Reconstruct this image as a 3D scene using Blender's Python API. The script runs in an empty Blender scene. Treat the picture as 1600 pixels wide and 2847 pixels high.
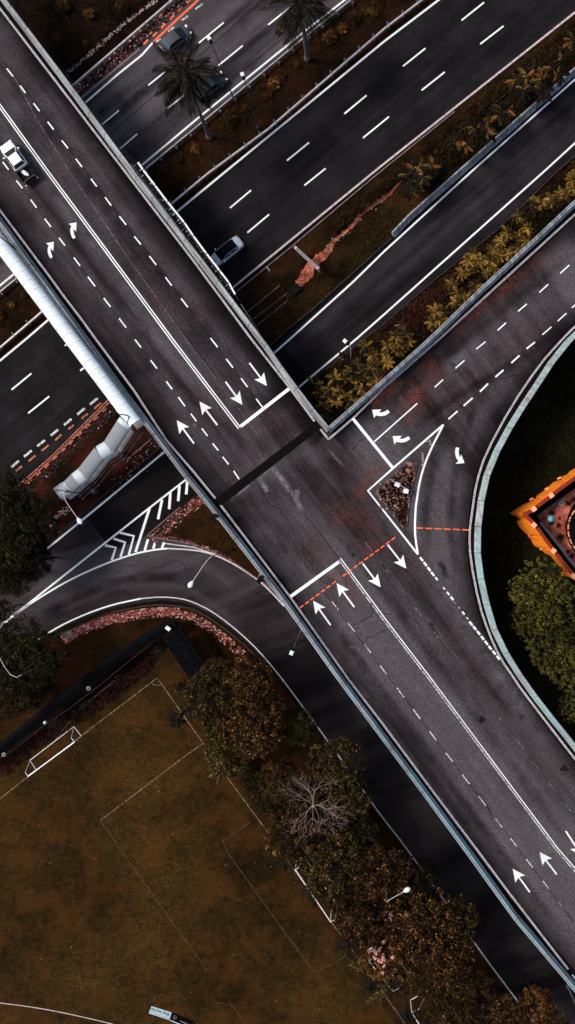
import bpy, bmesh, math, random
import numpy as np
from mathutils import Vector, Matrix
from mathutils.geometry import tessellate_polygon
S = bpy.context.scene
COL = S.collection
PI = math.pi
# ------------------------------------------------------------ camera, light, exposure
F_PX, CAM_H, NX, NY = 2016.0, 96.0, 980.0, 1408.0      # focal length in photo pixels, camera height, nadir pixel
IW, IH = 1600.0, 2847.0
cam_d = bpy.data.cameras.new("camera"); cam = bpy.data.objects.new("camera", cam_d); COL.objects.link(cam)
cam.location = (0, 0, CAM_H); cam.rotation_euler = (0, 0, 0)
cam_d.sensor_fit = 'VERTICAL'; cam_d.sensor_height = 36.0
cam_d.lens = F_PX / IH * 36.0
cam_d.shift_x = -(NX - IW / 2) / IH
cam_d.shift_y = (NY - IH / 2) / IH
cam_d.clip_end = 5000
S.camera = cam
SUN_EL, SUN_AZ = math.radians(47), math.radians(172)      # azimuth measured from +X, counter-clockwise
wd = bpy.data.worlds.new("World"); S.world = wd; wd.use_nodes = True
wn = wd.node_tree.nodes; wl = wd.node_tree.links
bg = wn['Background']; sky = wn.new('ShaderNodeTexSky'); sky.sky_type = 'NISHITA'; sky.sun_disc = False
sky.sun_elevation = SUN_EL; sky.sun_rotation = PI / 2 - SUN_AZ
sky.air_density = 1.0; sky.dust_density = 4.0; sky.ozone_density = 1.0
wl.new(sky.outputs[0], bg.inputs[0]); bg.inputs[1].default_value = 0.115
sd = bpy.data.lights.new("sun", 'SUN'); sd.energy = 2.0; sd.angle = math.radians(14); sd.color = (1.0, 0.95, 0.88)
so = bpy.data.objects.new("sun", sd); COL.objects.link(so)
sv = Vector((math.cos(SUN_EL) * math.cos(SUN_AZ), math.cos(SUN_EL) * math.sin(SUN_AZ), math.sin(SUN_EL)))
so.rotation_euler = sv.to_track_quat('Z', 'Y').to_euler(); so.location = (0, 0, 60)
S.view_settings.view_transform = 'Standard'; S.view_settings.look = 'None'
S.view_settings.exposure = 0.45; S.view_settings.gamma = 1.0; S.view_settings.use_curve_mapping = False
S.render.engine = 'CYCLES'

# ------------------------------------------------------------ mapping photo -> place (each point on its own height)
def W(x, y, z=0.0):
    k = (CAM_H - z) / F_PX
    return Vector(((x - NX) * k, (NY - y) * k, z))
K = 540.0 / 1448.0
TO = {'11': (0, 0), '12': (530, 0), '13': (1060, 0), '21': (0, 470), '22': (530, 470), '23': (1060, 470),
      '31': (0, 940), '32': (530, 940), '33': (1060, 940), '41': (0, 1410), '42': (530, 1410), '43': (1060, 1410),
      '51': (0, 1880), '52': (530, 1880), '53': (1060, 1880), '61': (0, 2367), '62': (530, 2367), '63': (1060, 2367)}
class Pt(tuple):
    def __add__(s, o): return [s] + list(o)
    def __radd__(s, o): return list(o) + [s]
def T(t, *xy):
    ox, oy = TO[t]
    r = [Pt((ox + xy[i] * K, oy + xy[i + 1] * K)) for i in range(0, len(xy), 2)]
    return r if len(r) > 1 else r[0]
def Z(ox, oy, s, *xy):
    r = [Pt((ox + xy[i] / s, oy + xy[i + 1] / s)) for i in range(0, len(xy), 2)]
    return r if len(r) > 1 else r[0]

# ------------------------------------------------------------ materials
def new_mat(name):
    m = bpy.data.materials.new(name); m.use_nodes = True
    nt = m.node_tree; b = nt.nodes['Principled BSDF']
    return m, nt, b
def noise(nt, scale, detail=3, rough=0.6, vec=None):
    n = nt.nodes.new('ShaderNodeTexNoise'); n.inputs['Scale'].default_value = scale
    n.inputs['Detail'].default_value = detail; n.inputs['Roughness'].default_value = rough
    if vec is not None: nt.links.new(vec, n.inputs['Vector'])
    return n.outputs['Fac']
def ramp(nt, fac, stops, interp='LINEAR'):
    r = nt.nodes.new('ShaderNodeValToRGB'); r.color_ramp.interpolation = interp
    el = r.color_ramp.elements
    while len(el) < len(stops): el.new(0.5)
    for e, (p, c) in zip(el, stops):
        e.position = p; e.color = (c[0], c[1], c[2], 1) if hasattr(c, '__len__') else (c, c, c, 1)
    nt.links.new(fac, r.inputs[0]); return r.outputs[0]
def mix(nt, fac, a, b, mode='MIX'):
    m = nt.nodes.new('ShaderNodeMix'); m.data_type = 'RGBA'; m.blend_type = mode
    for i, v in ((0, fac), (6, a), (7, b)):
        if hasattr(v, 'links'): nt.links.new(v, m.inputs[i])
        elif i == 0: m.inputs[0].default_value = v
        else: m.inputs[i].default_value = (v[0], v[1], v[2], 1)
    return m.outputs[2]
def coords(nt, rot=0.0, scale=(1, 1, 1), src='Position'):
    if src == 'Position':
        g = nt.nodes.new('ShaderNodeNewGeometry').outputs['Position']
    else:
        g = nt.nodes.new('ShaderNodeTexCoord').outputs['Object']
    mp = nt.nodes.new('ShaderNodeMapping'); mp.vector_type = 'TEXTURE' if False else 'POINT'
    mp.inputs['Rotation'].default_value = (0, 0, -rot)
    mp2 = nt.nodes.new('ShaderNodeMapping'); mp2.inputs['Scale'].default_value = scale
    nt.links.new(g, mp.inputs['Vector']); nt.links.new(mp.outputs[0], mp2.inputs['Vector'])
    return mp2.outputs[0]
def bump(nt, b, fac, strength=0.3, dist=0.03):
    n = nt.nodes.new('ShaderNodeBump'); n.inputs['Strength'].default_value = strength
    n.inputs['Distance'].default_value = dist; nt.links.new(fac, n.inputs['Height'])
    nt.links.new(n.outputs[0], b.inputs['Normal'])
def plain(name, col, rough=0.6, metal=0.0, var=0.15, scale=3.0, spec=None):
    m, nt, b = new_mat(name)
    f = noise(nt, scale, 4, 0.65, coords(nt))
    lo = tuple(c * (1 - var) for c in col); hi = tuple(min(1, c * (1 + var)) for c in col)
    nt.links.new(ramp(nt, f, [(0.3, lo), (0.7, hi)]), b.inputs['Base Color'])
    b.inputs['Roughness'].default_value = rough; b.inputs['Metallic'].default_value = metal
    if spec is not None: b.inputs['Specular IOR Level'].default_value = spec
    return m
def asphalt(name, base, ang, streak=0.5, red=0.0, light=0.0, spec=0.06):
    m, nt, b = new_mat(name)
    fine = noise(nt, 7.5, 2, 0.9, coords(nt))
    st = noise(nt, 1.0, 3, 0.55, coords(nt, ang, (0.012, 0.30, 1)))
    st2 = noise(nt, 1.0, 3, 0.6, coords(nt, ang, (0.05, 0.95, 1)))
    blot = noise(nt, 0.16, 5, 0.62, coords(nt))
    c0 = tuple(c * (1 - streak) for c in base); c1 = tuple(c * (1 + streak) for c in base)
    c = ramp(nt, st, [(0.38, c0), (0.62, c1)])
    c = mix(nt, 0.4, c, ramp(nt, st2, [(0.40, c0), (0.60, c1)]))
    c = mix(nt, 1.0, c, ramp(nt, blot, [(0.36, 0.6), (0.5, 1.0), (0.66, 1.5)]), 'MULTIPLY')
    if light:
        lp = noise(nt, 0.05, 4, 0.6, coords(nt, ang, (0.5, 2.6, 1)))
        c = mix(nt, ramp(nt, lp, [(0.46, 0.0), (0.62, light)]), c, (0.10, 0.088, 0.096))
    if red:
        r1 = noise(nt, 0.12, 5, 0.7, coords(nt, 0.6)); r2 = noise(nt, 4.2, 3, 0.9, coords(nt))
        mm = mix(nt, 1.0, ramp(nt, r1, [(0.42, 0), (0.7, 1)]), ramp(nt, r2, [(0.5, 0), (0.66, 1)]), 'MULTIPLY')
        mm = mix(nt, 1.0, mm, (red, red, red), 'MULTIPLY')
        c = mix(nt, mm, c, (0.13, 0.035, 0.024))
    c = mix(nt, 1.0, c, ramp(nt, fine, [(0.30, 0.35), (0.5, 0.95), (0.70, 1.95)]), 'MULTIPLY')
    nt.links.new(c, b.inputs['Base Color']); b.inputs['Roughness'].default_value = 0.85
    b.inputs['Specular IOR Level'].default_value = spec
    bump(nt, b, fine, 0.5, 0.02)
    return m
def grass(name, dark, mid, hi, patch=0.12, red=None, redamt=0.0):
    m, nt, b = new_mat(name)
    fine = noise(nt, 5.5, 3, 0.85, coords(nt)); med = noise(nt, 1.1, 4, 0.7, coords(nt)); big = noise(nt, patch, 5, 0.62, coords(nt))
    c = ramp(nt, fine, [(0.30, dark), (0.5, mid), (0.72, hi)])
    c = mix(nt, 1.0, c, ramp(nt, big, [(0.36, 0.45), (0.5, 0.95), (0.66, 1.8)]), 'MULTIPLY')
    c = mix(nt, 1.0, c, ramp(nt, med, [(0.34, 0.6), (0.66, 1.45)]), 'MULTIPLY')
    if red:
        r1 = noise(nt, 0.22, 5, 0.7, coords(nt, 1.0))
        c = mix(nt, ramp(nt, r1, [(0.46, 0.0), (0.64, redamt)]), c, red)
    nt.links.new(c, b.inputs['Base Color']); b.inputs['Roughness'].default_value = 0.95
    b.inputs['Specular IOR Level'].default_value = 0.05
    bump(nt, b, fine, 0.9, 0.08)
    return m
def leaves(name, dark, mid, hi, gold=(0.3, 0.17, 0.03), goldamt=0.1):
    m, nt, b = new_mat(name)
    g = nt.nodes.new('ShaderNodeNewGeometry'); rnd = g.outputs['Random Per Island']
    oi = nt.nodes.new('ShaderNodeObjectInfo')
    c = ramp(nt, rnd, [(0.0, dark), (0.5, mid), (1 - goldamt, hi), (1.0, gold)])
    big = noise(nt, 0.55, 3, 0.6, coords(nt))
    c = mix(nt, 1.0, c, ramp(nt, big, [(0.34, 0.3), (0.68, 1.6)]), 'MULTIPLY')
    c = mix(nt, 1.0, c, ramp(nt, oi.outputs['Random'], [(0, 0.75), (1, 1.25)]), 'MULTIPLY')
    nt.links.new(c, b.inputs['Base Color']); b.inputs['Roughness'].default_value = 0.85
    b.inputs['Specular IOR Level'].default_value = 0.08
    return m
def paint(name, col, worn, lo, hi, scale=2.6):
    m, nt, b = new_mat(name)
    f = noise(nt, scale, 4, 0.8, coords(nt)); g = noise(nt, 0.12, 3, 0.6, coords(nt))
    c = mix(nt, ramp(nt, f, [(lo, 1.0), (hi, 0.0)]), col, worn)
    c = mix(nt, 1.0, c, ramp(nt, g, [(0.35, 0.85), (0.6, 1.0)]), 'MULTIPLY')
    nt.links.new(c, b.inputs['Base Color']); b.inputs['Roughness'].default_value = 0.6
    b.inputs['Specular IOR Level'].default_value = 0.2
    return m
ADK, AHW = math.radians(-53.3), math.radians(39.4)
ASP = (0.030, 0.0255, 0.028)
M = {
 'deck': asphalt('worn_grey_asphalt', (0.032, 0.026, 0.029), ADK, 0.6, 0.6, 0.6),
 'hwA': asphalt('older_highway_asphalt', (0.034, 0.028, 0.032), AHW, 0.75, 0.0, 0.5),
 'hwB': asphalt('fresh_dark_asphalt', (0.0105, 0.009, 0.0103), AHW, 0.4),
 'hwC': asphalt('dark_side_road_asphalt', (0.0135, 0.011, 0.0128), AHW, 0.5),
 'hwD': asphalt('fresh_black_asphalt', (0.0065, 0.0052, 0.006), AHW, 0.3),
 'loop': asphalt('patched_loop_asphalt', (0.023, 0.019, 0.0215), math.radians(20), 0.55, 0.4, 0.4),
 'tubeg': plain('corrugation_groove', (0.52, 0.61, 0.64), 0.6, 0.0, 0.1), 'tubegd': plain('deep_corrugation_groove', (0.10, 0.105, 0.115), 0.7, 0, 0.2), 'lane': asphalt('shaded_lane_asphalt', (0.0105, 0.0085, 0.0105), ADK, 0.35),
 'tar': plain('black_joint_tar', (0.0035, 0.003, 0.003), 0.9, 0, 0.3, spec=0.05),
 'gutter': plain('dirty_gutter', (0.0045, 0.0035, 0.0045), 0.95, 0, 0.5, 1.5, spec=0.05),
 'crack': plain('sealed_crack', (0.010, 0.008, 0.009), 0.95, spec=0.05),
 'white': paint('white_road_paint', (0.80, 0.83, 0.82), (0.12, 0.11, 0.11), 0.27, 0.33),
 'whitew': paint('worn_white_paint', (0.62, 0.63, 0.62), (0.06, 0.05, 0.055), 0.40, 0.52, 3.5),
 'whitem': paint('lightly_worn_paint', (0.74, 0.76, 0.75), (0.10, 0.09, 0.09), 0.33, 0.42, 2.8),
 'whitef': paint('faded_white_paint', (0.28, 0.26, 0.27), (0.045, 0.037, 0.04), 0.48, 0.6, 3.0),
 'edge': paint('gritty_edge_paint', (0.60, 0.55, 0.56), (0.22, 0.17, 0.17), 0.30, 0.5, 3.0),
 'pinkl': paint('dusty_pale_line', (0.55, 0.46, 0.46), (0.2, 0.14, 0.14), 0.35, 0.5, 3.0),
 'orange': paint('orange_road_paint', (0.88, 0.15, 0.055), (0.35, 0.06, 0.03), 0.30, 0.5, 4.0),
 'orangew': paint('worn_orange_paint', (0.62, 0.17, 0.09), (0.02, 0.012, 0.012), 0.42, 0.55, 4.0),
 'grassm': grass('median_grass', (0.0018, 0.001, 0.0005), (0.008, 0.0036, 0.0014), (0.030, 0.012, 0.003), 0.14, (0.045, 0.012, 0.005), 0.4),
 'grassf': grass('pitch_grass', (0.004, 0.003, 0.001), (0.022, 0.0125, 0.003), (0.090, 0.044, 0.0085), 0.045, (0.075, 0.026, 0.005), 0.45),
 'grassd': grass('dark_lawn', (0.0012, 0.0012, 0.0005), (0.0065, 0.0064, 0.0024), (0.024, 0.023, 0.008), 0.1),
 'soil': grass('reddish_dark_soil', (0.002, 0.001, 0.0008), (0.008, 0.0035, 0.002), (0.04, 0.013, 0.007), 0.18, (0.06, 0.012, 0.006), 0.6),
 'soild': grass('black_soil', (0.001, 0.0007, 0.0006), (0.0045, 0.002, 0.0012), (0.02, 0.007, 0.003), 0.15, (0.03, 0.006, 0.003), 0.4),
 'verge': grass('brown_verge', (0.003, 0.002, 0.0007), (0.013, 0.0065, 0.002), (0.042, 0.019, 0.005), 0.12, (0.045, 0.008, 0.003), 0.5),
 'strip': grass('mossy_strip', (0.0018, 0.0014, 0.0006), (0.0085, 0.0055, 0.0015), (0.034, 0.020, 0.0045), 0.14, (0.07, 0.018, 0.007), 0.3),
 'clay': grass('bare_red_clay', (0.13, 0.024, 0.010), (0.36, 0.085, 0.042), (0.62, 0.24, 0.16), 0.3),
 'plaza': grass('salmon_paving', (0.16, 0.038, 0.022), (0.34, 0.085, 0.055), (0.50, 0.17, 0.12), 0.2),
 'conc': plain('weathered_concrete', (0.22, 0.215, 0.22), 0.85, 0, 0.3, 1.2, spec=0.2),
 'dark': plain('dark_grey_metal', (0.012, 0.013, 0.015), 0.5, 0.2, 0.3),
 'roofd': plain('near_black_roofing', (0.0016, 0.0018, 0.0026), 0.95, 0, 0.5, 0.5, spec=0.05),
 'roofrib': plain('roofing_rib', (0.006, 0.010, 0.013), 0.9, 0, 0.4, 0.5, spec=0.1),
 'black': plain('black_plastic', (0.003, 0.003, 0.003), 0.7, spec=.08),
 'galv': plain('galvanised_steel', (0.42, 0.40, 0.41), 0.5, 0.3, 0.25, 2.0),
 'galvd': plain('dull_steel', (0.10, 0.095, 0.10), 0.6, 0.2, 0.3, 2.0),
 'pole': plain('grey_painted_pole', (0.055, 0.05, 0.055), 0.55, 0.2, 0.3),
 'lampw': plain('pale_lamp_cover', (0.66, 0.72, 0.72), 0.4),
 'tube': plain('white_corrugated_sheet', (0.82, 0.89, 0.90), 0.42, 0.0, 0.08, 0.7),
 'tubed': plain('grey_corrugated_sheet', (0.30, 0.32, 0.34), 0.45, 0.0, 0.12, 0.7),
 'tubem': plain('greying_corrugated_sheet', (0.44, 0.49, 0.51), 0.45, 0.0, 0.1, 0.7),
 'seam': plain('rusty_seam', (0.025, 0.012, 0.012), 0.9),
 'goal': plain('white_goal_paint', (0.82, 0.84, 0.84), 0.4, 0, 0.05),
 'kerb': plain('dusty_kerb', (0.16, 0.10, 0.095), 0.9, 0, 0.4, 2.0, spec=0.1),
 'kerbd': plain('dark_kerb', (0.045, 0.032, 0.032), 0.9, 0, 0.4, 2.0, spec=0.1),
 'brickA': plain('salmon_paver', (0.30, 0.075, 0.055), 0.9, 0, 0.3, 5),
 'brickB': plain('brick_red_paver', (0.16, 0.028, 0.022), 0.9, 0, 0.3, 5),
 'brickC': plain('pale_paver', (0.48, 0.27, 0.24), 0.9, 0, 0.3, 5),
 'brickD': plain('sooty_paver', (0.012, 0.008, 0.008), 0.9, 0, 0.3, 5),
 'rubble': plain('pale_rubble', (0.40, 0.30, 0.28), 0.9, 0, 0.4, 5),
 'rockd': plain('dark_rock', (0.05, 0.022, 0.02), 0.9, 0, 0.5, 3),
 'rock': plain('pink_brown_rock', (0.20, 0.09, 0.075), 0.9, 0, 0.5, 3),
 'orwall': plain('vivid_orange_render', (0.97, 0.25, 0.018), 0.7, 0, 0.10, 0.9, spec=0.1),
 'tile': plain('dark_red_tile', (0.30, 0.025, 0.006), 0.7, 0, 0.3, 4),
 'cap': plain('peach_pier_cap', (0.85, 0.38, 0.20), 0.7, 0, 0.1),
 'silver': plain('silver_car_paint', (0.60, 0.68, 0.71), 0.3, 0.15, 0.04),
 'whitecar': plain('white_car_paint', (0.80, 0.82, 0.82), 0.3, 0.0, 0.03),
 'greycar': plain('grey_car_paint', (0.062, 0.056, 0.062), 0.35, 0.3, 0.1),
 'tealcar': plain('dark_teal_car_paint', (0.014, 0.022, 0.026), 0.3, 0.3, 0.1),
 'glass': plain('dark_car_glass', (0.003, 0.008, 0.010), 0.08, 0, 0.1, spec=0.3),
 'tealglass': plain('teal_reflecting_glass', (0.01, 0.075, 0.095), 0.1, 0, 0.3, 0.5, spec=0.6),
 'tyre': plain('tyre_rubber', (0.010, 0.010, 0.010), 0.9),
 'rim': plain('alloy_rim', (0.35, 0.35, 0.36), 0.35, 0.8),
 'red': plain('red_tail_light', (0.40, 0.015, 0.012), 0.3),
 'headl': plain('clear_headlight', (0.70, 0.75, 0.78), 0.2),
 'cloth': plain('white_cloth', (0.72, 0.76, 0.76), 0.8, 0, 0.1),
 'bark': plain('grey_bark', (0.075, 0.062, 0.06), 0.9, 0, 0.35, 2.5),
 'barkd': plain('dark_bark', (0.012, 0.009, 0.008), 0.95, 0, 0.4, 2.5),
 'barkp': plain('pale_pinkish_twigs', (0.27, 0.185, 0.165), 0.8, 0, 0.3, 2.5),
 'teal': plain('teal_globe', (0.07, 0.22, 0.27), 0.4, 0, 0.5, 3),
 'boardw': plain('pale_board', (0.66, 0.80, 0.83), 0.5, 0, 0.03),
 'boardtxt': plain('teal_print', (0.03, 0.20, 0.27), 0.5),
 'L_dark': leaves('dark_leaves', (0.0008, 0.001, 0.0004), (0.006, 0.0056, 0.0018), (0.024, 0.019, 0.0045), (0.085, 0.056, 0.010), 0.10),  # dark foliage tone for the left trees and undergrowth
 'L_gold': leaves('golden_brown_leaves', (0.002, 0.0012, 0.0005), (0.016, 0.0078, 0.0022), (0.068, 0.031, 0.007), (0.27, 0.12, 0.035), 0.12),
 'L_rust': leaves('rust_brown_leaves', (0.002, 0.0011, 0.0005), (0.016, 0.0074, 0.0022), (0.070, 0.030, 0.007), (0.28, 0.125, 0.045), 0.12),
 'L_moss': leaves('mossy_brown_leaves', (0.0015, 0.0014, 0.0005), (0.015, 0.0105, 0.0028), (0.062, 0.042, 0.009), (0.20, 0.12, 0.03), 0.12),
 'L_olive': leaves('olive_leaves', (0.004, 0.004, 0.001), (0.034, 0.030, 0.006), (0.12, 0.105, 0.018), (0.24, 0.19, 0.03), 0.12),
 'L_bush': leaves('amber_leaves', (0.006, 0.003, 0.001), (0.05, 0.020, 0.004), (0.16, 0.062, 0.010), (0.36, 0.16, 0.03), 0.15),
 'L_bushd': leaves('dim_amber_leaves', (0.003, 0.002, 0.001), (0.020, 0.010, 0.003), (0.06, 0.028, 0.006), (0.14, 0.07, 0.015), 0.12),
 'L_hedge': leaves('hedge_leaves', (0.0012, 0.0008, 0.0004), (0.012, 0.006, 0.0018), (0.050, 0.024, 0.005), (0.09, 0.045, 0.01), 0.08),
 'L_hedger': leaves('magenta_flower_hedge', (0.003, 0.0014, 0.001), (0.016, 0.006, 0.003), (0.05, 0.016, 0.007), (0.14, 0.012, 0.045), 0.22),
 'L_pink': leaves('pink_blossom', (0.30, 0.12, 0.12), (0.5, 0.22, 0.22), (0.65, 0.34, 0.33), (0.8, 0.5, 0.5), 0.2),
 'P_gold': leaves('golden_fronds', (0.008, 0.005, 0.001), (0.105, 0.06, 0.009), (0.30, 0.155, 0.022), (0.62, 0.34, 0.12), 0.12),
 'P_olive': leaves('olive_fronds', (0.004, 0.0035, 0.001), (0.032, 0.024, 0.006), (0.095, 0.062, 0.012), (0.32, 0.19, 0.05), 0.1),
 'P_dark': leaves('dark_fronds', (0.0012, 0.0012, 0.0007), (0.005, 0.0042, 0.0024), (0.015, 0.012, 0.006), (0.10, 0.052, 0.02), 0.08),
 'P_rust': leaves('rusty_fronds', (0.02, 0.008, 0.003), (0.10, 0.036, 0.010), (0.22, 0.08, 0.02), (0.45, 0.20, 0.08), 0.15),
}
# bridge parapet material with bluish streaks
m, nt, b = new_mat('parapet_concrete')
s1 = noise(nt, 1.0, 4, 0.6, coords(nt, ADK, (0.15, 2.2, 1))); s2 = noise(nt, 0.35, 4, 0.7, coords(nt)); s3 = noise(nt, 5, 3, 0.8, coords(nt))
c = ramp(nt, s1, [(0.36, (0.15, 0.145, 0.153)), (0.5, (0.24, 0.245, 0.252)), (0.64, (0.36, 0.385, 0.39))])
c = mix(nt, ramp(nt, s2, [(0.50, 0), (0.75, 0.7)]), c, (0.25, 0.375, 0.39))
c = mix(nt, 1.0, c, ramp(nt, s3, [(0.3, 0.75), (0.7, 1.2)]), 'MULTIPLY')
nt.links.new(c, b.inputs['Base Color']); b.inputs['Roughness'].default_value = 0.8; b.inputs['Specular IOR Level'].default_value = 0.2
M['parapet'] = m
m, nt, b = new_mat('road_edge_darkening')
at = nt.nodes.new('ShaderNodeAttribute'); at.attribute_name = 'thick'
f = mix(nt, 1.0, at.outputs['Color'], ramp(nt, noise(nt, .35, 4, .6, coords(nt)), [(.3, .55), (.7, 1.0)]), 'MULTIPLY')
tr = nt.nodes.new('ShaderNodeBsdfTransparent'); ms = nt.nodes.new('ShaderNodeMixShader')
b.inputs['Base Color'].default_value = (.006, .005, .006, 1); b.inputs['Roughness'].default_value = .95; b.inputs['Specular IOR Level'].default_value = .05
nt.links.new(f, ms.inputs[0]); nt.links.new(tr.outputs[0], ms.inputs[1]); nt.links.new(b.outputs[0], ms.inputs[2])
nt.links.new(ms.outputs[0], nt.nodes['Material Output'].inputs['Surface']); M['edge_dark'] = m

m2 = M['parapet'].copy(); m2.name = 'bluish_parapet_concrete'; M['parapetb'] = m2
for n_ in m2.node_tree.nodes:
    if n_.type == 'VALTORGB' and abs(n_.color_ramp.elements[0].position - .50) < .001: n_.color_ramp.elements[0].position = .38; n_.color_ramp.elements[1].position = .60; n_.color_ramp.elements[1].color = (.9, .9, .9, 1)
# ------------------------------------------------------------ object helpers
def tag(o, label=None, cat=None, group=None, kind=None):
    if label: o['label'] = label
    if cat: o['category'] = cat
    if group: o['group'] = group
    if kind: o['kind'] = kind
    return o
def mk(name, V, Fc, mat, parent=None, mats=None, midx=None, smooth=False, top=False):
    """one mesh object; a top-level mesh gets its origin moved to its base"""
    loc = Vector((0, 0, 0))
    V = [Vector(v) for v in V]
    if parent is None and top:
        n = len(V); loc = Vector((sum(v.x for v in V) / n, sum(v.y for v in V) / n, min(v.z for v in V)))
        V = [v - loc for v in V]
    me = bpy.data.meshes.new(name); me.from_pydata([tuple(v) for v in V], [], Fc); me.update()
    if mats:
        for q in mats: me.materials.append(q)
        me.polygons.foreach_set('material_index', midx)
    elif mat: me.materials.append(mat)
    if smooth: me.polygons.foreach_set('use_smooth', [True] * len(me.polygons))
    o = bpy.data.objects.new(name, me); COL.objects.link(o); o.location = loc
    if parent: o.parent = parent
    return o
def empty(name, loc, label, cat, group=None, rz=0.0):
    o = bpy.data.objects.new(name, None); COL.objects.link(o); o.empty_display_size = 0.3
    o.location = loc; o.rotation_euler = (0, 0, rz); return tag(o, label, cat, group)
def tess(pts):
    return [tuple(t) for t in tessellate_polygon([[Vector((p[0], p[1], 0)) for p in pts]])]
def fixup(V, Fc):
    out = []
    for f in Fc:
        a, b_, c_ = (V[i] for i in f)
        n = (b_ - a).cross(c_ - a)
        out.append(tuple(f) if n.z > 0 else tuple(reversed(f)))
    return out
def sheet(name, pts, z, mat, parent=None, kind=None, zproj=None, top=False):
    V = [W(x, y, z if zproj is None else zproj) for x, y in pts]
    for v in V: v.z = z
    o = mk(name, V, fixup(V, tess(V)), mat, parent, top=top)
    if kind: o['kind'] = kind
    return o
def prism(V2, z0, z1):
    n = len(V2); V = [Vector((v[0], v[1], z0)) for v in V2] + [Vector((v[0], v[1], z1)) for v in V2]
    Ft = tess(V2); Fc = fixup(V, [tuple(i + n for i in f) for f in Ft])
    Fc += [tuple(reversed(f)) for f in fixup(V, Ft)]
    area = sum(V2[i][0] * V2[(i + 1) % n][1] - V2[(i + 1) % n][0] * V2[i][1] for i in range(n))
    for i in range(n):
        j = (i + 1) % n
        Fc.append((i, j, j + n, i + n) if area > 0 else (j, i, i + n, j + n))
    return V, Fc
def normals2(P):
    N = []
    for i in range(len(P)):
        d = Vector((0, 0))
        if i > 0:
            e = (P[i] - P[i - 1]).to_2d(); d += e.normalized() if e.length else e
        if i < len(P) - 1:
            e = (P[i + 1] - P[i]).to_2d(); d += e.normalized() if e.length else e
        d = d.normalized() if d.length else Vector((1, 0))
        N.append(Vector((-d.y, d.x, 0)))
    return N
def smooth_pts(P, it=2):
    for _ in range(it):
        Q = [P[0]]
        for a, b_ in zip(P, P[1:]):
            Q.append(a.lerp(b_, 0.25)); Q.append(a.lerp(b_, 0.75))
        Q.append(P[-1]); P = Q
    return P
def resample(P, step):
    d = [0.0]
    for a, b_ in zip(P, P[1:]): d.append(d[-1] + (b_ - a).length)
    n = max(1, round(d[-1] / step)); out = []; j = 0
    for i in range(n + 1):
        s = d[-1] * i / n
        while j < len(P) - 2 and d[j + 1] < s: j += 1
        t = (s - d[j]) / max(1e-9, d[j + 1] - d[j]); out.append(P[j].lerp(P[j + 1], min(1, max(0, t))))
    return out
def ribbon(name, pts, width, z, mat, parent, off=0.0, sm=0, zproj=None, cut=None):
    P = [W(x, y, z if zproj is None else zproj) for x, y in pts]
    for p in P: p.z = z
    if sm: P = smooth_pts(P, sm)
    N = normals2(P); V = []; Fc = []
    for p, n in zip(P, N):
        V += [p + n * (off + width / 2), p + n * (off - width / 2)]
    for i in range(len(P) - 1):
        Fc.append((2 * i, 2 * i + 1, 2 * i + 3, 2 * i + 2))
    return mk(name, V, Fc, mat, parent)
class MB:
    def __init__(s): s.V = []; s.F = []; s.I = []
    def add(s, V, Fc, mi=0):
        k = len(s.V); s.V += [Vector(v) for v in V]; s.F += [tuple(i + k for i in f) for f in Fc]; s.I += [mi] * len(Fc)
    def box(s, c, d, rz=0.0, mi=0, tilt=None):
        V = []
        R = Matrix.Rotation(rz, 3, 'Z')
        if tilt is not None: R = R @ tilt
        for dz in (-.5, .5):
            for dx, dy in ((-.5, -.5), (.5, -.5), (.5, .5), (-.5, .5)):
                V.append(Vector(c) + R @ Vector((dx * d[0], dy * d[1], dz * d[2])))
        s.add(V, [(0, 3, 2, 1), (4, 5, 6, 7), (0, 1, 5, 4), (1, 2, 6, 5), (2, 3, 7, 6), (3, 0, 4, 7)], mi)
    def tube(s, P, r, n=6, mi=0, r1=None):
        P = [Vector(p) for p in P]; k = len(s.V); m_ = len(P)
        for i, p in enumerate(P):
            d = (P[min(i + 1, m_ - 1)] - P[max(i - 1, 0)]).normalized()
            a = d.orthogonal().normalized(); a = (Vector((0, 0, 1)).cross(d) if abs(d.z) < 0.9 else Vector((1, 0, 0)).cross(d)).normalized()
            b_ = d.cross(a); rr = r if r1 is None else r + (r1 - r) * i / max(1, m_ - 1)
            for j in range(n):
                t = 2 * PI * j / n; s.V.append(p + a * rr * math.cos(t) + b_ * rr * math.sin(t))
        for i in range(m_ - 1):
            for j in range(n):
                q = (j + 1) % n
                s.F.append((k + i * n + j, k + i * n + q, k + (i + 1) * n + q, k + (i + 1) * n + j)); s.I.append(mi)
        s.F.append(tuple(k + j for j in reversed(range(n)))); s.I.append(mi)
        s.F.append(tuple(k + (m_ - 1) * n + j for j in range(n))); s.I.append(mi)
    def ball(s, c, r, sc=(1, 1, 1), seg=8, rings=5, mi=0, jit=0.0, rng=None):
        k = len(s.V)
        for i in range(rings + 1):
            ph = PI * i / rings
            for j in range(seg):
                t = 2 * PI * j / seg; q = 1 + (rng.uniform(-jit, jit) if rng else 0)
                s.V.append(Vector(c) + Vector((math.sin(ph) * math.cos(t) * sc[0], math.sin(ph) * math.sin(t) * sc[1], math.cos(ph) * sc[2])) * r * q)
        for i in range(rings):
            for j in range(seg):
                q = (j + 1) % seg
                s.F.append((k + i * seg + j, k + (i + 1) * seg + j, k + (i + 1) * seg + q, k + i * seg + q)); s.I.append(mi)
    def build(s, name, mat, parent=None, smooth=False, top=False):
        if isinstance(mat, (list, tuple)): return mk(name, s.V, s.F, None, parent, list(mat), s.I, smooth, top)
        return mk(name, s.V, s.F, mat, parent, smooth=smooth, top=top)
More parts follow.
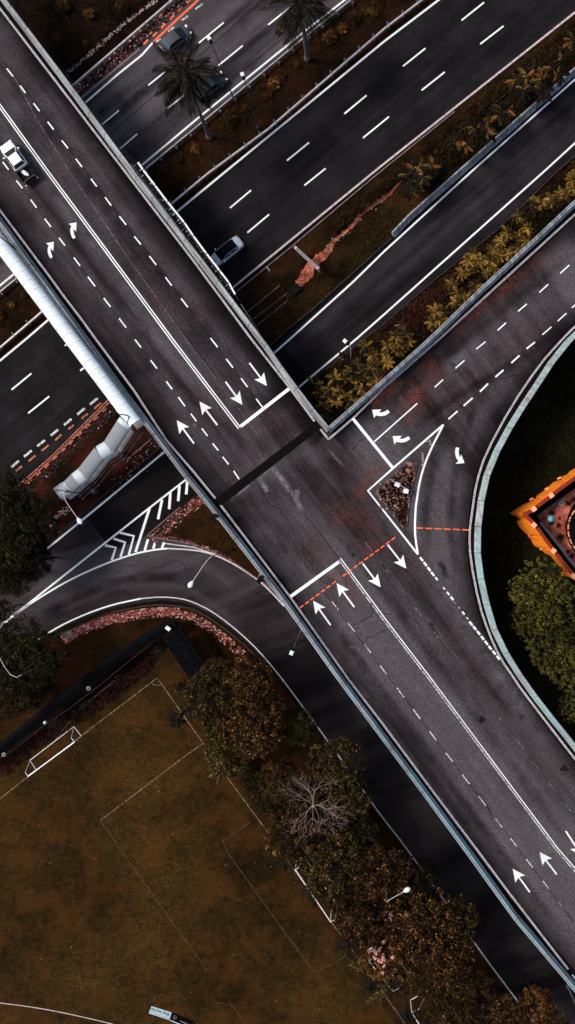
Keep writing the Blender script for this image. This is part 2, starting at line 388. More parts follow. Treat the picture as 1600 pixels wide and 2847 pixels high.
def copy_tree(o, parent=None):
    c_ = o.copy(); COL.objects.link(c_)
    if parent: c_.parent = parent
    for ch in list(o.children): copy_tree(ch, c_)
    return c_
def ordinal(n):
    w = ['first', 'second', 'third', 'fourth', 'fifth', 'sixth', 'seventh', 'eighth', 'ninth', 'tenth', 'eleventh', 'twelfth',
         'thirteenth', 'fourteenth', 'fifteenth', 'sixteenth', 'seventeenth', 'eighteenth', 'nineteenth', 'twentieth']
    if n <= 20: return w[n - 1]
    tens = {2: 'twenty', 3: 'thirty', 4: 'forty', 5: 'fifty', 6: 'sixty', 7: 'seventy'}
    t, u = divmod(n, 10)
    return tens[t] + '-' + w[u - 1] if u else tens[t][:-1] + 'ieth'
RNG = random.Random(7)
ZG, ZA, ZB, ZM = 0.004, 0.008, 0.012, 0.018

# ============================================================ GROUND
g = mk('ground', [(-1500, -1500, 0), (1500, -1500, 0), (1500, 1500, 0), (-1500, 1500, 0)], [(0, 1, 2, 3)], M['grassd']); g['kind'] = 'structure'
def setting(name, pts, z, mat): return sheet(name, pts, z, M[mat], kind='structure')
setting('verge_ground', [(-200, -300), (700, -300), (400, 122), (225, 274), (40, 440), (-200, 300)], ZG, 'soild')
setting('median_ground', [(-300, 1041), (-80, 875), (0, 811), (400, 475), (530, 365), (843, 106), (974, 0), (1200, -185), (1500, -240), (1220, 0), (1070, 114), (621, 480), (492, 589), (136, 888), (0, 1003), (-300, 1250)], ZG, 'grassm')
setting('planted_strip_ground', [(657, 805), (1070, 462), (1265, 305), (1600, 40), (1900, -190), (1900, -60), (1600, 205), (1319, 462), (1070, 690), (809, 925), (640, 1080), (480, 1210), (440, 1000)], ZG, 'strip')
setting('palm_bed_ground', [(800, 1090), (1060, 890), (1216, 760), (1552, 460), (1800, 250), (1800, 420), (1600, 590), (1328, 830), (1070, 1080), (920, 1230)], ZG, 'soild')
setting('stair_verge_ground', [(-300, 1620), (50, 1372), (308, 1125), (560, 900), (560, 1180), (451, 1238), (213, 1440), (60, 1600), (-300, 1820)], ZG, 'soil')
setting('gore_ground', [(410, 1488), (501, 1410), (560, 1370), (760, 1500), (790, 1660), (731, 1619), (593, 1533), (530, 1509)], ZG, 'verge')
setting('roadside_verge_ground', [(-300, 2050), (-80, 1900), (106, 1790), (298, 1700), (447, 1676), (540, 1690), (698, 1800), (900, 2060), (1131, 2370), (1339, 2665), (1520, 2900), (1700, 3200), (1100, 3200), (640, 2150), (520, 1890), (440, 1870), (0, 2150), (-300, 2300)], ZG, 'verge')
field = setting('football_pitch_grass', [(-600, 2560), (0, 2133), (150, 2030), (330, 1935), (440, 1840), (505, 1880), (600, 2050), (700, 2230), (900, 2560), (1180, 2960), (1250, 3400), (-600, 3600)], ZA, 'grassf')

# ============================================================ HIGHWAYS
hA = setting('upper_highway', [(-300, 720), (40, 440), (225, 274), (388, 136), (400, 122), (535, 0), (640, -95), (860, -290), (1290, -290), (1090, -95), (971, 0), (841, 104), (534, 357), (395, 472), (20, 790), (-300, 1050)], ZB, 'hwA')
hB = setting('main_highway', [(-300, 1240), (0, 1000), (76, 937), (136, 885), (492, 586), (621, 477), (1070, 111), (1220, -3), (1480, -205), (2000, -290), (1900, -185), (1600, 38), (1265, 302), (1062, 466), (655, 808), (500, 950), (308, 1125), (50, 1372), (-300, 1640)], ZB, 'hwB')
loop_out = [(-300, 2040), (-100, 1900), (20, 1842), (100, 1787), (186, 1738), (298, 1693), (391, 1675), (447, 1669), (503, 1674), (540, 1683), (586, 1707), (638, 1743), (698, 1795), (742, 1845), (800, 1918), (914, 2075), (1007, 2205), (1070, 2292), (1131, 2370), (1339, 2665), (1459, 2825), (1640, 3060)]
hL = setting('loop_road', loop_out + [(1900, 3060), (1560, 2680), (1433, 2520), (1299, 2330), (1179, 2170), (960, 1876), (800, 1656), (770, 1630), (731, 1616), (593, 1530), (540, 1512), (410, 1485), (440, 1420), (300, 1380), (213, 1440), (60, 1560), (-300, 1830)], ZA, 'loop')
hC = setting('side_road', [(242, 1440), (291, 1503), (320, 1530), (400, 1495), (501, 1410), (540, 1376), (820, 1110), (1060, 903), (1216, 768), (1384, 634), (1552, 470), (1660, 375), (1900, 150), (1900, -40), (1600, 200), (1319, 452), (1070, 679), (802, 914), (451, 1238)], ZB, 'hwC')
sheet('fresh_asphalt_patch', [(242, 1440), (291, 1503), (320, 1530), (400, 1492), (501, 1410), (540, 1376), (700, 1235), (838, 1090), (795, 1020), (700, 1010), (451, 1238)], ZB + .003, M['hwD'], hC)
sheet('fresh_asphalt_patch', T('32', 620, 115, 690, 70, 890, 290, 1000, 200, 810, 365, 700, 420), ZB + .003 + .0005, M['hwD'], hC)
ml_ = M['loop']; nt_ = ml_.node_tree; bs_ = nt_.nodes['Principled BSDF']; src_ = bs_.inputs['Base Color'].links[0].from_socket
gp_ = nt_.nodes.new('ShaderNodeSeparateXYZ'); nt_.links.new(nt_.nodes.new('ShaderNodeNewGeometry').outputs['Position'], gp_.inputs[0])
mr_ = nt_.nodes.new('ShaderNodeMapRange'); mr_.inputs['From Min'].default_value = -10; mr_.inputs['From Max'].default_value = -21; mr_.inputs['To Min'].default_value = 1.0; mr_.inputs['To Max'].default_value = 0.36; nt_.links.new(gp_.outputs['Y'], mr_.inputs['Value'])  # asphalt darkens southwards: shade of the lower road put into its colour
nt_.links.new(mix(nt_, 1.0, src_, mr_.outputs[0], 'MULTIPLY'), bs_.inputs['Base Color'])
if False: sheet('shaded_resurfacing', [(720, 1640), (800, 1700), (960, 1900), (1299, 2345), (1433, 2535), (1600, 2760), (1700, 2870), (1640, 3000), (1459, 2818), (1339, 2660), (1131, 2365), (1007, 2200), (914, 2070), (800, 1915), (735, 1830), (700, 1740)], ZA + .003, M['lane'], hL)
def lines(par, z, mat, items, width, name='edge_line', sm=0):
    for pts in items: ribbon(name, pts, width, z, M[mat], par, sm=sm)
A_R = [(-80, 862), (0, 794), (43, 759), (393.5, 460.5), (540, 337.5), (839.5, 93), (959, 0), (1080, -95)]
B_L = [(-80, 1066), (0, 1003), (76, 940), (136, 888), (492, 589), (636, 470), (1070, 114), (1220, 0), (1345, -95)]
B_R = [(560, 873), (647.5, 800), (1056, 465), (1600, 33.6), (1700, -45)]
C_L = [(130, 1527), (175, 1490), (261, 1420), (466, 1249.5), (761, 983), (809.7, 940), (983, 783), (1070, 697.5), (1319, 470), (1600, 220), (1700, 130)]
C_R = [(-80, 1805), (0, 1742), (37, 1712), (406, 1420), (522, 1330), (832, 1076), (994, 940), (1070, 873), (1520.6, 470), (1600, 397), (1700, 308)]
lines(hA, ZM, 'white', [A_R, [(120, 392), (236, 287), (330, 205), (395, 153), (425, 119)]], 0.24)
lines(hA, ZM, 'orange', [[(425, 119), (480, 66), (540, 11), (600, -50)]], 0.30, 'orange_line')
lines(hA, ZM, 'pinkl', [[(120, 372), (225.6, 274), (388, 136)]], 0.14, 'channel_line')
lines(hB, ZM, 'white', [B_L], 0.26)
lines(hB, ZM, 'pinkl', [B_R], 0.26)
lines(hC, ZM, 'white', [C_L], 0.24)
lines(hC, ZM, 'white', [C_R[2:]], 0.24)
lines(hL, ZM + .002, 'white', [C_R[:3]], 0.30)
lp1 = T('41', 100, 810, 270, 690, 520, 540, 800, 415, 1010, 345, 1150, 318, 1250, 308)
lp2 = T('41', 1250, 308, 1448, 318) + T('42', 170, 350, 330, 425, 510, 545, 600, 630, 700, 740)
lines(hL, ZM, 'white', [lp1], 0.22, sm=2); lines(hL, ZM, 'edge', [lp2], 0.18, sm=2)
lines(hL, ZM, 'edge', [T('41', 1230, 270, 1448, 300) + T('42', 100, 325, 190, 352)], 0.14)
lo1 = T('41', 285, 985, 500, 855, 800, 735, 1050, 682)
lo2 = T('41', 1050, 682, 1200, 668, 1350, 680, 1448, 710) + T('42', 150, 770, 290, 870, 450, 1010, 570, 1140) + T('52', 700, 40, 1030, 490, 1280, 840) + T('53', 0, 1040, 190, 1280) + T('63', 750, 760, 1070, 1185) + [(1560, 2950)]
lines(hL, ZM, 'white', [lo1], 0.2, sm=2); lines(hL, ZM, 'edge', [lo2], 0.15, sm=1)
def dashes(par, z, mat, segs, width, name='lane_dash'):
    for a, b_, c_, d in segs: ribbon(name, [(a, b_), (c_, d)], width, z, M[mat], par)
def TS(t, L): return [(*T(t, a, b_), *T(t, c_, d)) for a, b_, c_, d in L]
dashes(hA, ZM, 'white', TS('11', [(760, 930, 888, 823), (1107, 636, 1275, 500), (895, 1110, 1025, 998), (1250, 808, 1380, 705)]) +
       TS('12', [(63, 320, 248, 168), (450, -5, 640, -160), (210, 487, 390, 340), (580, 185, 760, 40), (960, -120, 1140, -270)]), 0.20)
dashes(hA, ZM, 'whitew', TS('11', [(1147, 328, 1198, 288), (1257, 235, 1300, 200), (1357, 152, 1403, 118)]) + TS('12', [(38, 68, 90, 28)]), 0.22, 'short_dash')
dashes(hA, ZM, 'orange', TS('11', [(1073, 330, 1105, 295), (1140, 270, 1172, 240), (1203, 208, 1235, 177), (1265, 145, 1298, 113), (1327, 83, 1358, 50), (1393, 22, 1423, -6)]), 0.26, 'orange_dash')
dashes(hB, ZM, 'white', TS('22', [(295, 290, 452, 158), (425, 474, 587, 338), (850, 122, 1008, -5)]) + TS('12', [(720, 1197, 885, 1062), (1148, 848, 1313, 711), (1287, 1028, 1480, 870)]) +
       TS('13', [(163, 494, 331, 360), (600, 152, 768, 18), (303, 673, 475, 537), (740, 328, 913, 194), (1180, -20, 1350, -155)]) +
       TS('31', [(88, 385, 236, 263), (212, 560, 368, 435), (485, 57, 520, 28), (600, 243, 660, 195)]), 0.21)
dashes(hB, ZM, 'whitew', TS('31', [(85, 963, 142, 915), (180, 884, 238, 838), (280, 806, 337, 760), (380, 727, 434, 682), (480, 648, 534, 603), (578, 570, 633, 523), (673, 494, 730, 447), (775, 412, 828, 368)]), 0.30, 'block_dash')
dashes(hB, ZM, 'orangew', TS('31', [(120, 990, 165, 955), (215, 918, 265, 875), (312, 840, 365, 797), (413, 762, 460, 720), (510, 680, 550, 648), (610, 600, 655, 563), (705, 525, 755, 485)]), 0.24, 'orange_dash')
dashes(hB, ZM, 'orangew', TS('31', [(152, 1142, 180, 1117), (210, 1085, 242, 1055), (272, 1027, 303, 997), (337, 972, 365, 937), (397, 907, 427, 878), (458, 847, 487, 820), (520, 790, 545, 762), (580, 731, 610, 702), (640, 671, 672, 643), (702, 612, 732, 583), (763, 551, 795, 523), (825, 493, 850, 470)]), 0.20, 'orange_dash')
for o in (-0.16, 0.16): ribbon('orange_line', T('31', 150, 1100, 400, 880, 640, 640, 830, 450), 0.15, ZM, M['orangew'], hB, off=o)
# asphalt seams between the lanes
for par, pts in ((hA, [(60, 583), (333, 350), (560, 150), (780, -40)]), (hA, [(120, 675), (380, 448), (610, 250), (880, 30)]),
                 (hB, [(0, 1110), (640, 578), (958, 316), (1345, 0)]), (hB, [(0, 1210), (690, 646), (1076, 333), (1500, 0)]),
                 (hC, [(640, 1170), (1120, 760), (1400, 520), (1650, 290)])):
    ribbon('asphalt_seam', pts, 0.10, ZM - .003, M['crack'], par)
ribbon('asphalt_seam', T('23', 30, 690, 130, 790, 210, 870), 0.16, ZM - .003, M['crack'], hC)
# hatched gore
def bar(pts, w, par=hL): ribbon('hatch_bar', pts, w, ZM + .003, M['white'], par)
for q in ((1400, 1050, 1390, 1165), (1340, 1100, 1330, 1215), (1272, 1150, 1263, 1275)): bar(T('31', *q), 0.34, hC)
bar([T('31', 1210, 1205), T('41', 1180, 90)], 0.34, hC)
bar(T('41', 1120, 0, 1012, 335), 0.34)
for q in ((895, 190, 1000, 215, 962, 355), (848, 235, 935, 262, 900, 372), (785, 285, 865, 302, 835, 395)): bar(T('41', *q), 0.32)
for q in ((1105, 240, 1080, 325), (1160, 255, 1145, 310), (1225, 262, 1208, 308)): bar(T('41', *q), 0.32)

# ============================================================ DECK (flyover + branch road + slip road)
ZD = 7.5
PZ = 8.1
left_par = [(-124, 442), (0.6, 613.6), (139.8, 805.6), (349, 1095), (522, 1324), (604.6, 1425), (783.6, 1656), (940, 1876), (1179, 2197), (1299, 2360), (1433, 2546), (1600, 2744), (1760, 2945)]
ne_par = [(-104, -150), (9, 0), (189.8, 238.7), (366.6, 480), (427.5, 558), (657, 858), (728, 950), (791, 1041), (895, 1179), (914, 1198)]
nw_par = [(914, 1198), (1070, 1062), (1198, 947), (1328, 820), (1481, 679), (1600, 567), (1760, 415)]
se_par = [(1740, 800), (1600, 926), (1548.5, 983), (1511, 1041), (1418, 1182), (1369.5, 1276), (1343, 1350), (1334, 1417), (1328, 1470), (1325, 1511), (1332, 1589), (1355, 1693), (1381, 1772), (1414, 1831), (1451.6, 1890), (1507.5, 1966), (1571, 2044), (1640, 2133), (1800, 2340)]
def wp(pts): return [W(x, y, PZ) for x, y in pts]
def shifted(P, d): return [p + n * d for p, n in zip(P, normals2(P))]
LP, NE, NWp, SE = wp(left_par), wp(ne_par), wp(nw_par), smooth_pts(wp(se_par), 1)
outl = [v.to_2d() for v in shifted(LP, -0.49)] + [v.to_2d() for v in shifted(SE, 0.49)[::-1]] + [v.to_2d() for v in shifted(NWp, 0.49)[::-1][:-1]] + [v.to_2d() for v in shifted(NE, 0.49)[::-1]]
# one outline: down the left side, back up the slip road, along the branch road to the corner, up the flyover
V, Fc = prism(outl, ZD - 1.3, ZD)
deck = mk('flyover_road', V, Fc, M['deck']); deck['kind'] = 'structure'
# solid abutment below the southern half, piers below the bridge
jn_l, jn_r = W(606, 1398, PZ), W(885, 1184, PZ)
ab = [jn_l.to_2d()] + [v.to_2d() for v in LP if v.y < jn_l.y - 1] + [v.to_2d() for v in SE[::-1]] + [v.to_2d() for v in NWp[::-1]] + [jn_r.to_2d()]
V, Fc = prism(ab, -0.2, ZD - 1.3)
tag(mk('abutment', V, Fc, M['conc'], top=True), 'concrete retaining wall carrying the junction and ramps', 'retaining wall')
for i, (px, py) in enumerate(((250, 560), (440, 800), (600, 1020), (60, 420), (560, 1180))):
    mb = MB(); c_ = W(px, py, 0); c_.z = (ZD - 1.3) / 2
    mb.box(c_, (1.2, 9.0, ZD - 1.3), AHW - PI / 2 + PI / 2)
    tag(mb.build('bridge_pier', M['conc'], top=True), ['concrete pier in the median under the flyover', 'concrete pier beside the main highway under the flyover', 'concrete pier at the planted strip under the flyover', 'concrete pier at the upper verge under the flyover', 'concrete pier at the side road under the flyover'][i], 'bridge pier', 'piers under the flyover')
# parapets of separate panels
PROF = [(-0.38, -0.02), (-0.38, 1.0), (-0.34, 1.06), (-0.25, 1.06), (-0.21, 0.96), (0.02, 0.92), (0.15, 0.45), (0.27, 0.22), (0.27, 0.0)]
def parapet(P, side, label, step=3.2, z=ZD, prof=PROF, gap=0.035, blue=0):
    P = [Vector((p.x, p.y, z)) for p in P]
    Q = resample(P, step); NN = normals2(Q)
    root = empty('parapet_wall', Q[len(Q) // 2], label, 'parapet wall', 'concrete parapets'); o0 = root.location.copy()
    cap_m = M['conc']
    for i in range(len(Q) - 1):
        d = (Q[i + 1] - Q[i]); L = d.length; a = Q[i] + d * (gap / L); b_ = Q[i + 1] - d * (gap / L)
        V = []
        for p, n in ((a, NN[i]), (b_, NN[i + 1])):
            for (x, h) in prof: V.append(p + n * (x * side) + Vector((0, 0, h)) - o0)
        k = len(prof); Fc = [(j, j + 1, k + j + 1, k + j) for j in range(k - 1)] + [tuple(range(k)), tuple(range(2 * k - 1, k - 1, -1))]
        if side < 0: Fc = [tuple(reversed(f)) for f in Fc]
        Fc = [tuple(reversed(f)) for f in Fc]
        mk('panel', V, Fc, M['parapetb' if (blue == 1 or (blue == 2 and Q[i].y < -20)) else 'parapet'], root)
    return root
parapet(LP, 1, 'long grey concrete parapet along the lower left side of the flyover', blue=2)
parapet(NE, -1, 'concrete parapet on the upper right side of the flyover above the highways')
parapet(NWp, -1, 'straight parapet of the branch road beside the palm bed')
parapet(SE, -1, 'curved bluish parapet sweeping round the slip road beside the dark lawn', blue=1)
# the parapet of the side road
PB = [W(x, y, .5) for x, y in [(1093.6, 652.7), (1131, 611.7), (1291, 470), (1600, 196), (1720, 95)]]
parapet(PB[::-1], 1, 'low concrete barrier with a tapered end between side road and planted strip', 3.4, 0.0,
        [(-0.32, -0.02), (-0.32, 0.9), (-0.20, 0.98), (-0.10, 0.98), (-0.02, 0.85), (0.20, 0.35), (0.36, 0.2), (0.36, 0.0)])
# gutters and edge lines
zl = ZD + .006
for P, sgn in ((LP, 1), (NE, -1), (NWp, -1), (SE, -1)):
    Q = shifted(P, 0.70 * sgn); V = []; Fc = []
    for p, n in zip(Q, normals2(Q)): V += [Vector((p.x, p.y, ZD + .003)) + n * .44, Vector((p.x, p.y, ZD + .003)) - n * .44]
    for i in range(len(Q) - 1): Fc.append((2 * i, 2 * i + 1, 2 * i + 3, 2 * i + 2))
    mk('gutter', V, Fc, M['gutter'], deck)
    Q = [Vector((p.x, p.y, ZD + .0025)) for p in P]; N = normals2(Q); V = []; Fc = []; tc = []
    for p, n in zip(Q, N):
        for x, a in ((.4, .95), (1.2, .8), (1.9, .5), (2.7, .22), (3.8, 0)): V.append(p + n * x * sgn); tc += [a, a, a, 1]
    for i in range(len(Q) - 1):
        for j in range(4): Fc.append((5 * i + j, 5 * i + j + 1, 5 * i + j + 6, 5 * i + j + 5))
    o = mk('edge_darkening', V, Fc, M['edge_dark'], deck); ca_ = o.data.color_attributes.new('thick', 'FLOAT_COLOR', 'POINT'); ca_.data.foreach_set('color', tc)  # near-black overlay, strongest beside each parapet and fading inwards
def dl(pts, w, mat='edge', name='edge_line', sm=0, off=0.0): return ribbon(name, pts, w, zl, M[mat], deck, off=off, sm=sm)
e1 = [(-80, 478), (-2, 582), (41.6, 640), (139.2, 770), (180, 826), (227.5, 888)] + T('31', 710, 0, 1000, 390, 1240, 760, 1448, 1000) + [T('32', 190, 1200)]
e2 = T('32', 225, 1245) + T('42', 740, 665, 1180, 1287) + T('53', 0, 340, 410, 890, 710, 1287) + T('63', 940, 290, 1395, 880)
e3 = [(-80, -82), (0, 23), (350.5, 480), (540, 727), (705, 950)] + T('32', 740, 370, 925, 620)
e4 = T('32', 970, 680, 1030, 755)
e5 = T('32', 1030, 755, 1210, 600, 1448, 365) + [T('33', 430, 10), T('23', 1448, 335), (1720, 482)]
e6 = [(1720, 800), T('23', 1448, 1170), T('23', 1340, 1280)] + T('33', 1180, 200, 970, 510, 780, 860, 710, 1080, 680, 1287) + T('43', 658, 190, 665, 380, 730, 720, 800, 930, 890, 1130, 1000, 1287) + T('53', 1040, 90, 1300, 430, 1448, 620) + [(1720, 2262)]
for o_ in (-.07, .07):
    for e in (e1, e2, e3, e4, e5): dl(e, 0.085, 'edge', off=o_)
    dl(e6, 0.085, 'edge', sm=1, off=o_)
dl(T('63', 1425, 920, 1500, 1020), 0.2)
# double centre lines, stop lines
c1 = [(-80, 185), T('11', 0, 790), (127, 470), (483, 950), T('32', 365, 670)]
for o_ in (-.145, .145): dl(c1, 0.14, 'white', 'centre_line', off=o_)
c2 = [T('42', 1112, 385), T('42', 1448, 840), (1198, 1890), T('53', 700, 470), T('53', 1310, 1287), T('63', 1448, 140), (1720, 2570)]
dl(c2, 0.12, 'white', 'centre_line', off=.14); dl(c2, 0.12, 'whitew', 'centre_line', off=-.14)
ribbon('stop_line', T('32', 375, 658, 735, 378), 0.40, zl + .004, M['white'], deck)
ribbon('stop_line', T('42', 745, 668, 1107, 408), 0.40, zl + .004, M['white'], deck)
ribbon('stop_line', [T('32', 1210, 598), T('33', 90, 970)], 0.36, zl + .004, M['white'], deck)
dl([T('33', 270, 487), T('32', 1370, 773)], 0.15, 'white', 'lane_line')
tri1 = [T('33', 465, 645), T('33', 90, 970), T('32', 1323, 1138), T('43', 275, 352)]
tri2 = T('43', 275, 352, 250, 190, 258, 0) + T('33', 264, 1225, 290, 1050, 350, 870, 465, 645)
dl(tri1, 0.24, 'white', 'island_line'); ribbon('island_line', tri2, 0.24, zl + .004, M['white'], deck, sm=2)
# dashes
D11 = [(52, 510, 98, 568), (152, 638, 192, 693), (252, 770, 296, 828), (357, 908, 402, 966), (462, 1046, 508, 1105), (567, 1184, 613, 1245), (-46, 385, -2, 443)]
D21 = [(680, 72, 723, 130), (785, 210, 831, 272), (892, 352, 942, 416), (1003, 502, 1052, 562), (1115, 648, 1166, 714), (1235, 806, 1282, 870), (1352, 965, 1402, 1030)]
D32 = [(150, 0, 203, 68), (267, 155, 317, 220), (378, 300, 426, 365), (490, 452, 537, 515)]
L21 = [(123, 85, 170, 144), (230, 228, 274, 288), (335, 370, 381, 431), (441, 512, 486, 570), (552, 660, 599, 722), (657, 803, 711, 875), (775, 962, 826, 1028), (890, 1113, 942, 1183)]
L31 = [(1008, 10, 1053, 70), (1125, 165, 1172, 227), (1242, 323, 1285, 381), (1331, 440, 1381, 508)]
L32 = [(3, 563, 45, 620), (85, 673, 128, 730), (165, 785, 208, 838), (240, 885, 286, 942), (322, 990, 364, 1052)]
dashes(deck, zl, 'white', TS('11', D11 + [(22, 1207, 65, 1265)]) + TS('21', D21 + L21) + TS('32', D32 + L32) + TS('31', L31), 0.16)
dashes(deck, zl, 'whitew', TS('42', [(1055, 703, 1104, 768), (1173, 862, 1227, 932), (1297, 1023, 1346, 1088), (1415, 1182, 1462, 1246)]) + TS('53', [(118, 87, 171, 158), (240, 247, 293, 319), (362, 410, 413, 480), (483, 572, 537, 641), (606, 735, 660, 804), (729, 897, 781, 966), (850, 1058, 903, 1126), (965, 1208, 1012, 1270)]) + TS('63', [(1083, 58, 1134, 125), (1205, 218, 1255, 285)]), 0.12)
dashes(deck, zl, 'whitef', TS('42', [(940, 552, 983, 605), (1305, 265, 1355, 328), (1422, 415, 1466, 478)]) + TS('43', [(5, 422, 57, 490), (125, 578, 181, 652), (248, 742, 304, 815), (370, 897, 432, 978)]) + TS('53', [(885, 308, 893, 325), (1007, 468, 1062, 542), (1132, 635, 1180, 700), (1250, 790, 1303, 863), (1377, 958, 1425, 1018)]) + TS('63', [(1320, 372, 1370, 438), (1440, 530, 1490, 600)]), 0.10, 'worn_dash')
dashes(deck, zl, 'white', TS('23', [(1336, 778, 1404, 716), (1180, 920, 1246, 860), (1022, 1061, 1086, 1006), (870, 1202, 932, 1146), (1423, 1035, 1490, 975), (1318, 1133, 1382, 1075), (1203, 1235, 1270, 1177)]) + TS('33', [(710, 83, 778, 27), (555, 225, 621, 167), (400, 367, 463, 309)]), 0.15)
dashes(deck, zl, 'white', TS('33', [(1085, 80, 1147, 30), (972, 185, 1032, 130), (853, 290, 913, 238), (737, 400, 798, 340), (616, 505, 683, 446), (503, 604, 571, 544)]), 0.20)
gw = [(302, 388, 1), (330, 425, 1), (358, 462, 1), (385, 498, 1), (413, 533, .8), (470, 605, .7), (500, 643, .8), (529, 680, .9), (548, 712, .4), (582, 750, .4), (614, 790, .8), (643, 828, .6), (670, 867, 1), (698, 901, 1), (727, 937, 1), (757, 975, 1), (785, 1012, 1), (813, 1048, 1), (843, 1085, 1), (873, 1122, 1)]
for x, y, s_ in gw: ribbon('give_way_block', T('43', x - 11 * s_, y - 14 * s_, x + 11 * s_, y + 14 * s_), 0.26 * s_, zl, M['white' if s_ > .75 else 'whitew'], deck)
# red orange broken lines
A0, A1 = T('42', 815, 752), T('43', 142, 198)
for k in range(19):
    if k in (7,): continue
    t0, t1 = k / 18.6, (k + .68) / 18.6
    if t1 > 1: break
    ribbon('orange_dash', [(A0[0] + (A1[0] - A0[0]) * t, A0[1] + (A1[1] - A0[1]) * t) for t in (t0, t1)], 0.17, zl + .008, M['orange'], deck)
A0, A1 = T('43', 262, 155), T('43', 655, 170)
for k in range(6):
    t0, t1 = k / 5.75, (k + .75) / 5.75
    ribbon('orange_dash', [(A0[0] + (A1[0] - A0[0]) * t, A0[1] + (A1[1] - A0[1]) * t) for t in (t0, min(1, t1))], 0.17, zl + .004, M['orange'], deck)
# arrows
def arrow(tail, tip, mat='white', zz=zl + .006, w=0.2, hl=1.55, hw=0.74):
    a, b_ = W(*tail, zz), W(*tip, zz); d = (b_ - a); L = d.length; d.normalize(); n = Vector((-d.y, d.x, 0))
    s_ = a + d * (L - hl * 0.82)
    V = [a + n * w / 2, a - n * w / 2, s_ - n * w / 2, b_ - d * hl - n * hw, b_, b_ - d * hl + n * hw, s_ + n * w / 2]
    V = [v for v in V]; mk('arrow_marking', V, fixup(V, tess([v.to_2d() for v in V])), M[mat], deck)
for q in ((440, 185, 570, 357), (262, 325, 387, 497), (200, 648, 68, 473)): arrow(T('32', q[0], q[1]), T('32', q[2], q[3]))
arrow((540, 1233), (492, 1168.6))
for q in ((1222, 745, 1090, 567), (1045, 880, 915, 697), (1285, 420, 1418, 597)): arrow(T('42', q[0], q[1]), T('42', q[2], q[3]), 'whitem' if q[0] == 1045 else 'white')
arrow(T('43', 50, 280), T('43', 188, 458))
arrow(T('63', 1110, 305), T('63', 982, 130), 'whitem'); arrow(T('63', 1310, 172), T('63', 1182, 5), 'whitem')
arrow(T('53', 1378, 1155), T('53', 1500, 1345))
def curved(pts, mat='white'):
    V = [W(x, y, zl + .006) for x, y in pts]
    mk('turn_arrow_marking', V, fixup(V, tess([v.to_2d() for v in V])), M[mat], deck)
ta = (1025, 163, 1014, 397, 945, 318, 950, 400, 965, 470, 1000, 543, 940, 582, 905, 520, 880, 450, 870, 390, 875, 320, 900, 262, 835, 200)
curved(Z(100, 600, 9.05, *ta))
curved([(x - 63.2, y + 54) for x, y in Z(100, 600, 9.05, *ta)])
tb = (155, 172, 268, 168, 235, 205, 275, 205, 315, 192, 345, 172, 370, 205, 320, 240, 265, 250, 222, 245, 200, 240, 178, 274)
curved(Z(1000, 1100, 4.388, *tb)); curved(Z(1000, 1100, 4.388, *[v + (250 if i % 2 == 0 else 322) for i, v in enumerate(tb)]))
curved(Z(1000, 1100, 4.388, 1178, 630, 1218, 637, 1210, 680, 1215, 725, 1228, 755, 1240, 715, 1283, 822, 1172, 833, 1208, 798, 1180, 760, 1167, 710, 1168, 665))
# expansion joint and seams, ghost line, stains
jt = T('32', 930, 632, 980, 668, 232, 1248, 180, 1200)
sheet('expansion_joint', jt, ZD + .010, M['tar'], deck)
for pts in ([T('11', 20, 450), T('11', 620, 1250), T('21', 680, 70), T('21', 1402, 1030), T('32', 537, 515)],
            [T('21', 60, 0), T('21', 942, 1183), T('32', 0, 560), T('32', 364, 1052)],
            [T('42', 1000, 640), T('53', 120, 90), T('53', 1010, 1270), T('63', 1448, 545)],
            [T('42', 820, 10), T('42', 1110, 385)], [T('43', 0, 420), T('53', 880, 300), T('53', 1448, 1050)],
            [T('33', 480, 600), T('33', 820, 330), T('33', 960, 285), T('33', 1060, 270)], [T('32', 540, 1287), T('42', 560, 30), T('42', 900, 480)]):
    ribbon('asphalt_seam', pts, 0.08, ZD + .0035, M['crack'], deck)
for q in (T('33', 130, 320, 250, 470, 390, 635), T('33', 205, 265, 340, 410, 465, 585), T('33', 230, 570, 340, 700), T('33', 390, 635, 465, 585)):
    ribbon('asphalt_seam', q, 0.07, ZD + .0035, M['crack'], deck)
dl([T('11', 100, 560), T('11', 300, 930), T('11', 525, 1287), T('21', 900, 580), T('21', 1400, 1287), T('32', 290, 430), T('32', 500, 720)], 0.07, 'whitef', 'ghost_line')
_rc = random.Random(99)
for (x, y, ang, L_, par_, z_) in [(700, 1330, 50, 160, 0, 0), (980, 1250, -30, 140, 0, 0), (840, 1500, 55, 170, 0, 0), (1010, 1640, 50, 120, 0, 0), (1150, 1720, 55, 180, 0, 0), (620, 940, 52, 150, 0, 0), (400, 900, 56, 130, 0, 0), (1260, 1500, 70, 150, 0, 0), (980, 1740, -38, 90, 0, 0), (1020, 1780, -38, 70, 0, 0), (1300, 2180, 52, 160, 0, 0), (160, 380, 54, 120, 0, 0),
    (320, 1590, -20, 120, 1, 0), (420, 1600, 10, 130, 1, 0), (500, 1640, 30, 110, 1, 0), (240, 1640, -25, 110, 1, 0), (505, 1560, 80, 80, 1, 0)]:
    pts = [(x, y)]; a_ = math.radians(ang)
    for _ in range(9): a2 = a_ + _rc.gauss(0, .45); pts.append((pts[-1][0] + math.cos(a2) * L_ / 9, pts[-1][1] + math.sin(a2) * L_ / 9))
    ribbon('asphalt_crack', pts, .07, ZD + .0052 if not par_ else ZA + .003, M['crack'], hL if par_ else deck)
